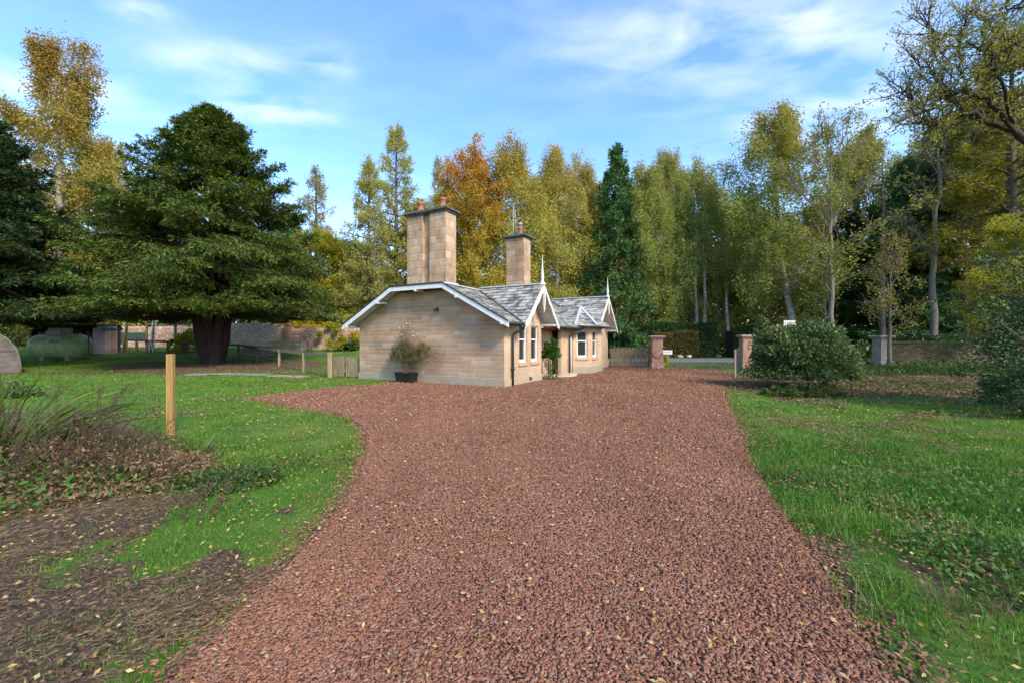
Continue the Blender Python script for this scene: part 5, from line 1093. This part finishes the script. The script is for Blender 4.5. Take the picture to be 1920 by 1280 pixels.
# wooden marker post
b = gp(320, 818); t = MB(); t.box((0, 0, .68), (.095, .095, 1.42)); pm = t.part('wooden_post', 'post', bevel=.006); pm.location = b; pm.rotation_euler = (0, 0, .2); tag(pm, 'square honey coloured timber post standing alone at the edge of the left bed', 'post')
# gate pillars
def pillar(label, c, w, h, mat, capm, a, hook=False):
    o = thing('gate_pillar', label, 'pillar', (c[0], c[1], tz(c[0], c[1])), a)
    MB().box((0, 0, .15), (w*1.16, w*1.16, .34), 0, .98).part('base', mat, o, bevel=.02)
    MB().box((0, 0, .32+(h-.5)/2), (w*1.0, w*1.0, h-.5), 0, .93).box((0, 0, h-.21), (w*1.06, w*1.06, .07)).part('shaft', mat, o, bevel=.03)
    MB().box((0, 0, h-.125), (w*1.22, w*1.22, .07), 0, 1.08).box((0, 0, h-.045), (w*1.42, w*1.42, .08), 0, .9).part('cap', capm, o, bevel=.015)
    if hook:
        p = [(-w*.53+.02, -w*.53, 1.1)]+[(w*.45*math.sin(-PI/2+PI*k/8), -w*.53-.02, .95-.28*math.cos(-PI/2+PI*k/8)) for k in range(9)]; MB().tube(p, .028, 6).part('chain_loop', 'redstone', o, True)
    return o
p1 = gp(1233, 690); pillar('red sandstone gate pillar at the end of the flat topped fence', (p1[0], p1[1]+.2), .66, 1.95, 'redstone', 'redcap', -.1, True)
p2 = (ap(1398, 24.0)); pillar('red sandstone gate pillar half hidden by the laurel bush', p2, .56, 1.98, 'redstone', 'redcap', -.1)
p3 = gp(1659, 685); pillar('grey weathered pillar at the left end of the mossy wall', (p3[0], p3[1]+.2), .68, 1.80, 'greystone', 'redcap', .0)
# iron gate, open, seen end on
g0 = Vector(gp(1390, 698)); g1_ = Vector(gp(1379, 706)); o = thing('iron_gate', 'dark iron gate standing open against the right gate pillar', 'gate', (g0.x, g0.y, 0)); D = (g1_-g0); D.z = 0; L = D.length*1.05; dn = D.normalized(); mb = MB()
n = 14
for k in range(n+1):
    p = dn*(L*k/n); h_ = 1.55-.35*(k/n)**.6; mb.tube([p+Vector((0, 0, .08)), p+Vector((0, 0, h_))], .014 if k not in (0, n) else .03, 6)
mb.beam(dn*0+Vector((0, 0, .15)), dn*L+Vector((0, 0, .15)), .03, .03); mb.beam(dn*0+Vector((0, 0, .75)), dn*L+Vector((0, 0, .75)), .03, .03)
for k in range(n): a_, b_ = k/n, (k+1)/n; mb.beam(dn*(L*a_)+Vector((0, 0, 1.5-.35*a_**.6)), dn*(L*b_)+Vector((0, 0, 1.5-.35*b_**.6)), .03, .03)
mb.part('gate_frame', 'iron', o)
MB().box((dn.x*L, dn.y*L, .62), (.07, .07, 1.25)).part('stop_post', 'timber', o); 
# mossy wall right
def stone_wall(name, label, pa, pb, h, th, mat, cope, cmat, zoff=0, rough=.0, seed=1):
    pa, pb = Vector((pa[0], pa[1])), Vector((pb[0], pb[1])); L = (pb-pa).length; a = math.atan2(pb.y-pa.y, pb.x-pa.x); o = thing(name, label, 'wall', (pa.x, pa.y, tz(pa.x, pa.y)+zoff), a); MB().b2((0, -th/2, -.3), (L, th/2, h)).part('masonry', mat, o); r = random.Random(seed)
    if cope == 'flat': MB().b2((-.02, -th/2-.05, h+.002), (L, th/2+.05, h+.12)).part('coping', cmat, o, bevel=.03)
    else:
        mb = MB(); x = 0
        while x < L:
            w_ = r.uniform(.18, .42); hh = r.uniform(.14, .30); mb.box((x+w_/2, r.uniform(-.03, .03), h+hh/2-.03), (w_*1.0, th*r.uniform(.85, 1.1), hh), r.uniform(-.1, .1), r.uniform(.55, .85)); x += w_
        mb.part('coping', cmat, o, bevel=.03)
    return o
wA = (p3[0]+.36, p3[1]+.25); stone_wall('stone_wall', 'mossy stone wall with flat coping running right from the grey pillar', wA, (42, p3[1]-1.5), 1.33, .4, 'mossrubble', 'flat', 'mosscope')
wl0 = ap(1590, 28.5); stone_wall('low_wall', 'low mossy wall left of the grey pillar', wl0, (p3[0]-.38, p3[1]+.3), .28, .35, 'mossrubble', 'flat', 'mosscope')
o = thing('garden_railing', 'low dark metal railing behind the low mossy wall', 'railing', ap(1592, 29.3)); mb = MB(); 
for k in range(9): mb.tube([(k*.22, 0, 0), (k*.22, 0, 1.0)], .012, 5)
mb.beam((0, 0, .45), (1.8, 0, .45), .03, .03); mb.beam((0, 0, .95), (1.8, 0, .95), .03, .03); mb.part('bars', 'iron', o); MB().box((1.35, .1, .6), (.14, .14, 1.3)).part('post', 'timber', o)
# garden wall left
wa = ap(300, 39); wb = ap(470, 38.2); wc = ap(490, 37.2); wd = ap(700, 36.0)
stone_wall('garden_wall', 'old red and pale rubble garden wall with rough coping beyond the lawn', ap(543, 36.9), ap(712, 36.0), 1.55, .5, 'rubble', 'rough', 'rubble', seed=2)
stone_wall('garden_wall', 'taller pale stretch of garden wall right of the yew trunk', ap(430, 37.6), ap(540, 37.2), 1.95, .5, 'palerubble', 'rough', 'rubble', seed=3)
stone_wall('garden_wall', 'shaded red garden wall behind the timber swing structure', ap(120, 41), ap(424, 38.4), 1.7, .5, 'rubble', 'rough', 'rubble', seed=4)
stone_wall('low_wall', 'low pale projecting wall in front of the garden wall', ap(512, 35.2), ap(570, 35.2), .75, .9, 'palerubble', 'flat', 'palerubble', seed=5)
mb = MB().box((0, 0, 1.05), (.5, .5, 2.1), 0, .9).box((0, 0, 2.15), (.62, .62, .14), 0, .8); o = mb.part('wall_pier', 'redstone', bevel=.03); o.location = ap(539, 36.6); tag(o, 'stone pier where pale and red garden walls meet', 'pier')
# timber raised bed
c = gp(472, 667); o = thing('raised_bed', 'grey octagonal timber raised bed on the lawn beyond the rail fence', 'planter', (c[0], c[1]+.9, c[2]));
mb = MB(); R1 = 1.05
for lv in range(4):
    for k in range(8):
        a_ = k*PI/4+.2+(lv % 2)*.0; b_ = a_+PI/4; mb.beam((R1*math.cos(a_)*1.04, R1*math.sin(a_)*1.04, .09+lv*.19), (R1*math.cos(b_)*1.04, R1*math.sin(b_)*1.04, .09+lv*.19), .12, .15)
mb.part('sleeper', m_plain('grey_sleeper', (.17, .16, .14), .9, .4, 4), o); MB().lathe([(.98, .3), (.98, .66)], n=16).part('soil', m_plain('bed_soil', (.05, .035, .022), 1, .4, 6), o)
# gas tank
tk = gp(97, 676); o = thing('gas_tank', 'green horizontal gas tank on concrete feet at left', 'tank', (tk[0], tk[1]+.6, tk[2]), .02); Lt, Rt = 3.75, .83; pr = []
for k in range(13): t_ = PI/2*k/12; pr.append((Rt*math.sin(t_)**.9 if k else .001, -Lt/2+.62*(1-math.cos(t_))))
for k in range(13): t_ = PI/2*(12-k)/12; pr.append((Rt*math.sin(t_)**.9 if k < 12 else .001, Lt/2-.62*(1-math.cos(t_))))
n = 36; vs = [(z, r_*math.cos(2*PI*k/n), .16+Rt+r_*math.sin(2*PI*k/n)) for r_, z in pr for k in range(n)]; fs = [(i*n+k, i*n+(k+1) % n, (i+1)*n+(k+1) % n, (i+1)*n+k) for i in range(len(pr)-1) for k in range(n)]
MB().add(vs, fs).part('vessel', 'tank', o, True)
MB().box((-.25, 0, 2*Rt+.24), (1.15, .6, .24), 0, .95).part('lid', 'galv', o, bevel=.03)
for x_ in (-.75, .95): MB().box((x_, 0, .14), (.28, 1.1, .34)).part('foot', 'concrete', o)
for x_ in (-1.45, 1.3): MB().tube([(x_-.07, 0, .1+2*Rt), (x_-.07, 0, .26+2*Rt), (x_+.07, 0, .26+2*Rt), (x_+.07, 0, .1+2*Rt)], .02, 6).part('lifting_eye', 'tank', o)
pl_ = MB(); y_ = -Rt*.93-.03; z_ = .16+Rt+.30; x_ = .35
pl_.b2((x_-.40, y_, z_-.20), (x_+.40, y_+.02, z_+.20)); plate = pl_.part('sign_plate', m_plain('tank_plate', (.20, .24, .14), .6, .1, 3, bump=0), o); plate.rotation_euler = (0, 0, 0)
m2 = MB(); m2.b2((x_-.43, y_-.004, z_-.23), (x_+.43, y_-.001, z_-.20)).b2((x_-.43, y_-.004, z_+.20), (x_+.43, y_-.001, z_+.23)).b2((x_-.43, y_-.004, z_-.199), (x_-.40, y_-.001, z_+.199)).b2((x_+.40, y_-.004, z_-.199), (x_+.43, y_-.001, z_+.199)); m2.part('sign_border', 'signwhite', plate)
m3 = MB(); m3.b2((x_-.33, y_-.004, z_+.07), (x_-.05, y_-.001, z_+.14)).b2((x_+.1, y_-.004, z_+.07), (x_+.33, y_-.001, z_+.14)).b2((x_-.3, y_-.004, z_-.03), (x_+.3, y_-.001, z_+.02)); m3.part('sign_lettering', 'iron', plate)
m4 = MB(); m4.b2((x_-.25, y_-.005, z_-.14), (x_-.18, y_-.001, z_-.08)).b2((x_+.18, y_-.005, z_-.14), (x_+.25, y_-.001, z_-.08)); m4.part('sign_mark', 'signwhite', plate)
b = gp(166, 676); t = MB().tube([(0, 0, 0), (0, 0, 2.1)], .035, 8).part('metal_pole', 'iron'); t.location = (b[0], b[1], b[2]-.05); tag(t, 'thin dark pole right of the green gas tank', 'pole')
# timber shed
sc_ = ap(180, 33.0); o = thing('timber_shed', 'weathered open fronted board shed with corrugated roof behind the gas tank', 'shed', (sc_[0], sc_[1], sc_[2]), .68); r = random.Random(8)
X0 = -3.5; SS = 33/F*.72; X1 = (221-180)*SS; HT = 2.1
def boards(mb, x0, x1, z0, z1, y=0):
    x = x0
    while x < x1-.02:
        w_ = min(r.uniform(.10, .17), x1-x); mb.box((x+w_/2, y+r.uniform(-.01, .01), (z0+z1)/2+r.uniform(-.03, .0)), (w_-.012, .03, z1-z0), 0); x += w_
dx0, dx1 = (139-180)*SS, (174-180)*SS
m1 = MB(); boards(m1, dx1, X1, .05, HT); m1.part('wall', 'shedboard', o); m1 = MB(); boards(m1, (95-180)*SS, dx0, .05, HT-.05); m1.part('wall', 'shedboard', o)
m1 = MB().b2((X0, .02, 0), (X0+.1, 2.4, HT-.2)).b2((X1-.06, .02, 0), (X1, 2.4, HT-.05)).b2((X0, 2.4, 0), (X1, 2.5, HT)).b2((dx1-.55, .03, 0), (dx1-.02, .09, 1.5)); m1.part('frame', m_plain('brown_board', (.20, .10, .055), .9, .35, 4), o)
MB().b2((dx0, .03, .05), (dx0+.85, .06, 1.35)).part('half_door', m_plain('tan_board', (.26, .14, .08), .9, .3, 4), o)
rfm = MB(); k = 0; x = X0-.1; poly = []
N_c = 60; top_ = [(X0-.15+(X1-X0+.3)*i/N_c, 0, HT+.12+.03*math.sin(i*1.6)+.12*(i/N_c)) for i in range(N_c+1)]
for i in range(N_c):
    p_, q_ = Vector(top_[i]), Vector(top_[i+1]); rfm.prism([p_+Vector((0, -.25, 0)), q_+Vector((0, -.25, 0)), q_+Vector((0, 2.8, -.35)), p_+Vector((0, 2.8, -.35))], (0, 0, -.03))
rfm.part('roof', m_plain('corrugated_iron', (.09, .10, .11), .6, .4, 4), o)
MB().b2((.1, -.30, HT-.02), (X1, -.255, HT+.12)).part('fascia', m_plain('blue_board', (.12, .2, .3), .7, .4, 6), o)
# swing frame and panel, ladders
o = thing('wooden_swing', 'timber swing structure with a leaning white ladder behind the fence', 'play frame', ap(262, 34.5)); s_ = 34.5/F
for px in (237, 275, 287, 329):
    MB().box(((px-262)*s_, 0, 1.55), (.13, .13, 3.1)).part('post', m_plain('greenish_post', (.22, .19, .07), .85, .3, 5) if px == 237 else 'timber', o)
MB().beam(((237-262)*s_, 0, 3.0), ((329-262)*s_, 0, 3.0), .12, .14).part('top_beam', 'timber', o)
for x_ in (292,): 
    mb = MB(); p_ = Vector(((x_-262)*s_, -.2, 3.0)); q_ = Vector(((x_+11-262)*s_, -1.2, 0)); mb.beam(p_, q_, .05, .09); mb.beam(p_+Vector((.3, .0, 0)), q_+Vector((.3, 0, 0)), .05, .09)
    for k in range(1, 9): c_ = p_+(q_-p_)*k/9; mb.beam(c_, c_+Vector((.3, 0, 0)), .03, .03)
    mb.part('ladder', 'white', o)
mb = MB(); mb.beam(((243-262)*s_, -.2, 3.0), ((252-262)*s_, -1.1, 0), .06, .08); mb.part('brace', 'palebark', o)
o = MB().b2((-1.1, -.03, 0), (1.05, .03, .75)).b2((-1.14, -.05, -.3), (-1.05, .05, .85)).b2((1.06, -.05, -.3), (1.14, .05, .85)).part('green_panel', 'greenpanel'); b = ap(250, 37.5); o.location = (b[0], b[1], b[2]+.6); tag(o, 'dark green board panel under the timber swing structure', 'panel')
# leaning sheet at the left edge
b = gp(2, 700); o = thing('tarpaulin_frame', 'weathered grey brown curved sheet shelter cut off by the left edge', 'shelter', (b[0], b[1], b[2]), math.atan2(1.228, 1)); mb = MB(); q = []; sY = b[1]/F*.63
prof = [((-60)*sY, 0), (38*sY, 0), (38*sY, .35), (34*sY, .9), (26*sY, 1.35), (10*sY, 1.75), (-8*sY, 2.0), (-30*sY, 2.15), (-60*sY, 2.2)]
mb.prism([(x, 0, z) for x, z in prof], (0, 1.6, 0)); mb.part('sheet', m_plain('weathered_sheet', (.12, .10, .085), .9, .45, 1.6, grain=(1, 1, 3)), o, bevel=.04)
hoop = MB(); hoop.tube([(x, -.02, z) for x, z in prof[1:]], .035, 6); hoop.part('hoop', 'palebark', o, True)
MB().beam((-60*sY, -.02, 1.12), (30*sY, -.02, 1.12), .02, .05).part('batten', 'darktimber', o)
# signs, stones, pole
def sign(name, label, px, py, Y, w, h, rows, post=True):
    x = (px-960)/F*Y; z = zat(py, Y); o = thing(name, label, 'sign', (x, Y, tz(x, Y))); z -= tz(x, Y); MB().b2((-w/2, -.02, z-h/2), (w/2, .02, z+h/2)).part('board', 'signwhite', o)
    if post: MB().box((0, .05, z/2-.02), (.07, .05, z)).part('post', 'darktimber', o)
    mb = MB(); r = random.Random(2)
    for j in range(rows):
        zz = z+h*(.22-.44*j/max(1, rows-1)) if rows > 1 else z; xx = -w*.36
        while xx < w*.36:
            ww = r.uniform(.05, .11)*w; mb.b2((xx, -.026, zz-h*.11), (xx+ww*.35, -.021, zz+h*.11)); mb.b2((xx+ww*.35, -.026, zz+h*.03), (xx+ww*.8, -.021, zz+h*.10)); xx += ww*1.25
    mb.part('lettering', 'signblack', o); return o
sign('road_sign', 'small white lettered sign beside the road right of the red pillar', 1251, 660, 39.2, .95, .38, 1)
sign('framed_sign', 'white black lettered sign poking above the laurel bush', 1481, 606, 32, .95, .42, 1)
for k, (px, py, s_, lab) in enumerate([(1247, 669, .34, 'largest white painted stone, nearest the red pillar'), (1274, 670, .26, 'middle white painted stone on the road verge'), (1291, 670, .22, 'smallest white painted stone, farthest right on the verge')]):
    b = ap(px, 39.9); bm = bmesh.new(); bmesh.ops.create_icosphere(bm, subdivisions=2, radius=s_*1.3); rs = random.Random(k)
    for v in bm.verts: v.co *= rs.uniform(.85, 1.1); v.co.z *= .65
    me = bpy.data.meshes.new('white_stone'); bm.to_mesh(me); bm.free(); me.materials.append(M['whitestone']); o = bpy.data.objects.new('white_stone', me); COL.objects.link(o); o.location = (b[0], b[1], .2); tag(o, lab, 'stone', 'white stones along the road verge')
b = ap(1812, 31); o = thing('utility_pole', 'red brown pole with white insulator between the pines', 'pole', b); hp = zat(452, 31)-b[2]; MB().tube([(0, 0, 0), (0, 0, hp)], [.11, .09], 10).part('shaft', 'redpole', o, True); MB().lathe([(.06, 0), (.14, .03), (.14, .1), (.08, .16)], (0, -.0, hp-.35), 10).part('insulator', 'whitestone', o); MB().b2((-.45, -.04, hp-.42), (.45, .04, hp-.34)).part('crossarm', 'redpole', o)
b = ap(1803, 28.5); o = MB().box((0, 0, 1.5), (.22, .1, .42)).box((0, 0, .65), (.05, .05, 1.3)).part('marker_plate', 'signwhite'); o.location = b; tag(o, 'small pale blue white marker behind the mossy wall', 'marker')
# fallen logs by the road and paving slabs
for px, L_ , lab in ((1334, 1.9, 'pale fallen log on the grass beyond the road'),):
    b = ap(px, 41.2); o = MB().tube([(-L_/2, 0, .18), (0, .05, .2), (L_/2, 0, .17)], [.17, .18, .15], 9).part('log', 'palebark', None, True); o.location = b; tag(o, lab, 'log')
for k, (pxa, pxb, py, lab) in enumerate([(355, 380, 702, 'small pale slab of the path left of the yew path end'), (405, 505, 701, 'long grey paving strip in front of the yew'), (508, 570, 705, 'reddish end of the paving strip near the rail fence')]):
    a_, b_ = gp(pxa, py), gp(pxb, py+2); mb = MB(); n = max(1, int((b_[0]-a_[0])/.9)); 
    for i in range(n): x0, x1 = a_[0]+(b_[0]-a_[0])*i/n, a_[0]+(b_[0]-a_[0])*(i+1)/n-.04; yy = a_[1]+(b_[1]-a_[1])*i/n; mb.b2((x0, yy-.3, tz(x0, yy)-.0), (x1, yy+.35, tz(x0, yy)+.045))
    o = mb.part('paving_slab', 'concrete' if k < 2 else 'redcap'); tag(o, lab, 'paving')
# verge strip grass beyond the road
strip('road_verge', [(12.5, 39.6), (40, 38.6), (40, 41.5), (12.5, 42)], .05, m_plain('verge_grass', (.07, .15, .012), .95, .45, 2))

# ------------------------------------------------------------------ light and sky
SUN_AZ = (0.60, -0.80); EL = math.radians(38)
sd = Vector((SUN_AZ[0]*math.cos(EL), SUN_AZ[1]*math.cos(EL), math.sin(EL))).normalized()
sl_ = bpy.data.lights.new('sun', 'SUN'); sl_.energy = 2.15; sl_.angle = math.radians(11); sl_.color = (1, .90, .76)
so = bpy.data.objects.new('sun', sl_); COL.objects.link(so); so.rotation_euler = (-sd).to_track_quat('-Z', 'Y').to_euler()
wd_ = bpy.data.worlds.new('World'); SC.world = wd_; wd_.use_nodes = True; nt = wd_.node_tree; nt.nodes.clear(); n = N(nt)
out = nt.nodes.new('ShaderNodeOutputWorld'); bg = nt.nodes.new('ShaderNodeBackground'); nt.links.new(bg.outputs[0], out.inputs[0])
sky = nt.nodes.new('ShaderNodeTexSky'); sky.sky_type = 'NISHITA'; sky.sun_disc = False; sky.sun_elevation = EL; sky.sun_rotation = math.atan2(SUN_AZ[0], SUN_AZ[1]); sky.air_density = 1.0; sky.dust_density = .6; sky.ozone_density = 1.2
dirv = n.n('TexCoord').outputs['Generated']; sp = n.n('SeparateXYZ'); n.set(sp.inputs[0], dirv); zc = n.math('MAXIMUM', sp.outputs[2], .04)
cx, cy = n.math('DIVIDE', sp.outputs[0], zc), n.math('DIVIDE', sp.outputs[1], zc)
cb = n.n('CombineXYZ'); n.set(cb.inputs[0], cx); n.set(cb.inputs[1], cy)
rot = n.n('Mapping'); n.set(rot.inputs[0], cb.outputs[0]); rot.inputs[2].default_value = (0, 0, .5); rot.inputs[3].default_value = (1.5, 2.4, 1)
wisp = n.mapr(n.noise(rot.outputs[0], 2.0, 5, .5, .3), .36, .80)
def lobe(px, py, rx, ry, amp):
    dz = (640-py)/F; x0, y0 = (px-960)/F/dz, 1/dz
    a = n.math('DIVIDE', n.math('SUBTRACT', cx, x0), rx); b = n.math('DIVIDE', n.math('SUBTRACT', cy, y0), ry); r2 = n.math('ADD', n.math('MULTIPLY', a, a), n.math('MULTIPLY', b, b))
    return n.math('MULTIPLY', n.math('POWER', 2.718, n.math('MULTIPLY', r2, -1.)), amp)
tot = .06
for L in ((1330, 80, .5, .26, .38), (1560, 60, .45, .25, .36), (1180, 40, .3, .2, .22), (490, 205, .24, .13, .95), (430, 110, .3, .10, .6), (590, 115, .12, .08, .7), (250, 12, .10, .07, .9), (190, 160, .12, .10, .8), (1600, 225, .5, .3, .6), (10, 170, .4, .3, .5)): tot = n.math('ADD', tot, lobe(*L))
cm = n.math('MULTIPLY', wisp, tot, clamp=True)
low = n.mapr(sp.outputs[2], .0, .42, 1., 0.); low = n.math('POWER', low, 1.9)
skc = n.mix(1., sky.outputs[0], (.90, .98, 1.09), 'MULTIPLY')
hs = n.n('HueSaturation'); hs.inputs['Saturation'].default_value = 1.14; n.set(hs.inputs['Color'], skc); skc = hs.outputs[0]
col = n.mix(n.math('MULTIPLY_ADD', low, .68, .02), skc, (4.6, 4.8, 4.9)); col = n.mix(n.math('MULTIPLY', cm, .8), col, (5.0, 4.9, 4.75))
n.set(bg.inputs[0], col); bg.inputs[1].default_value = .15
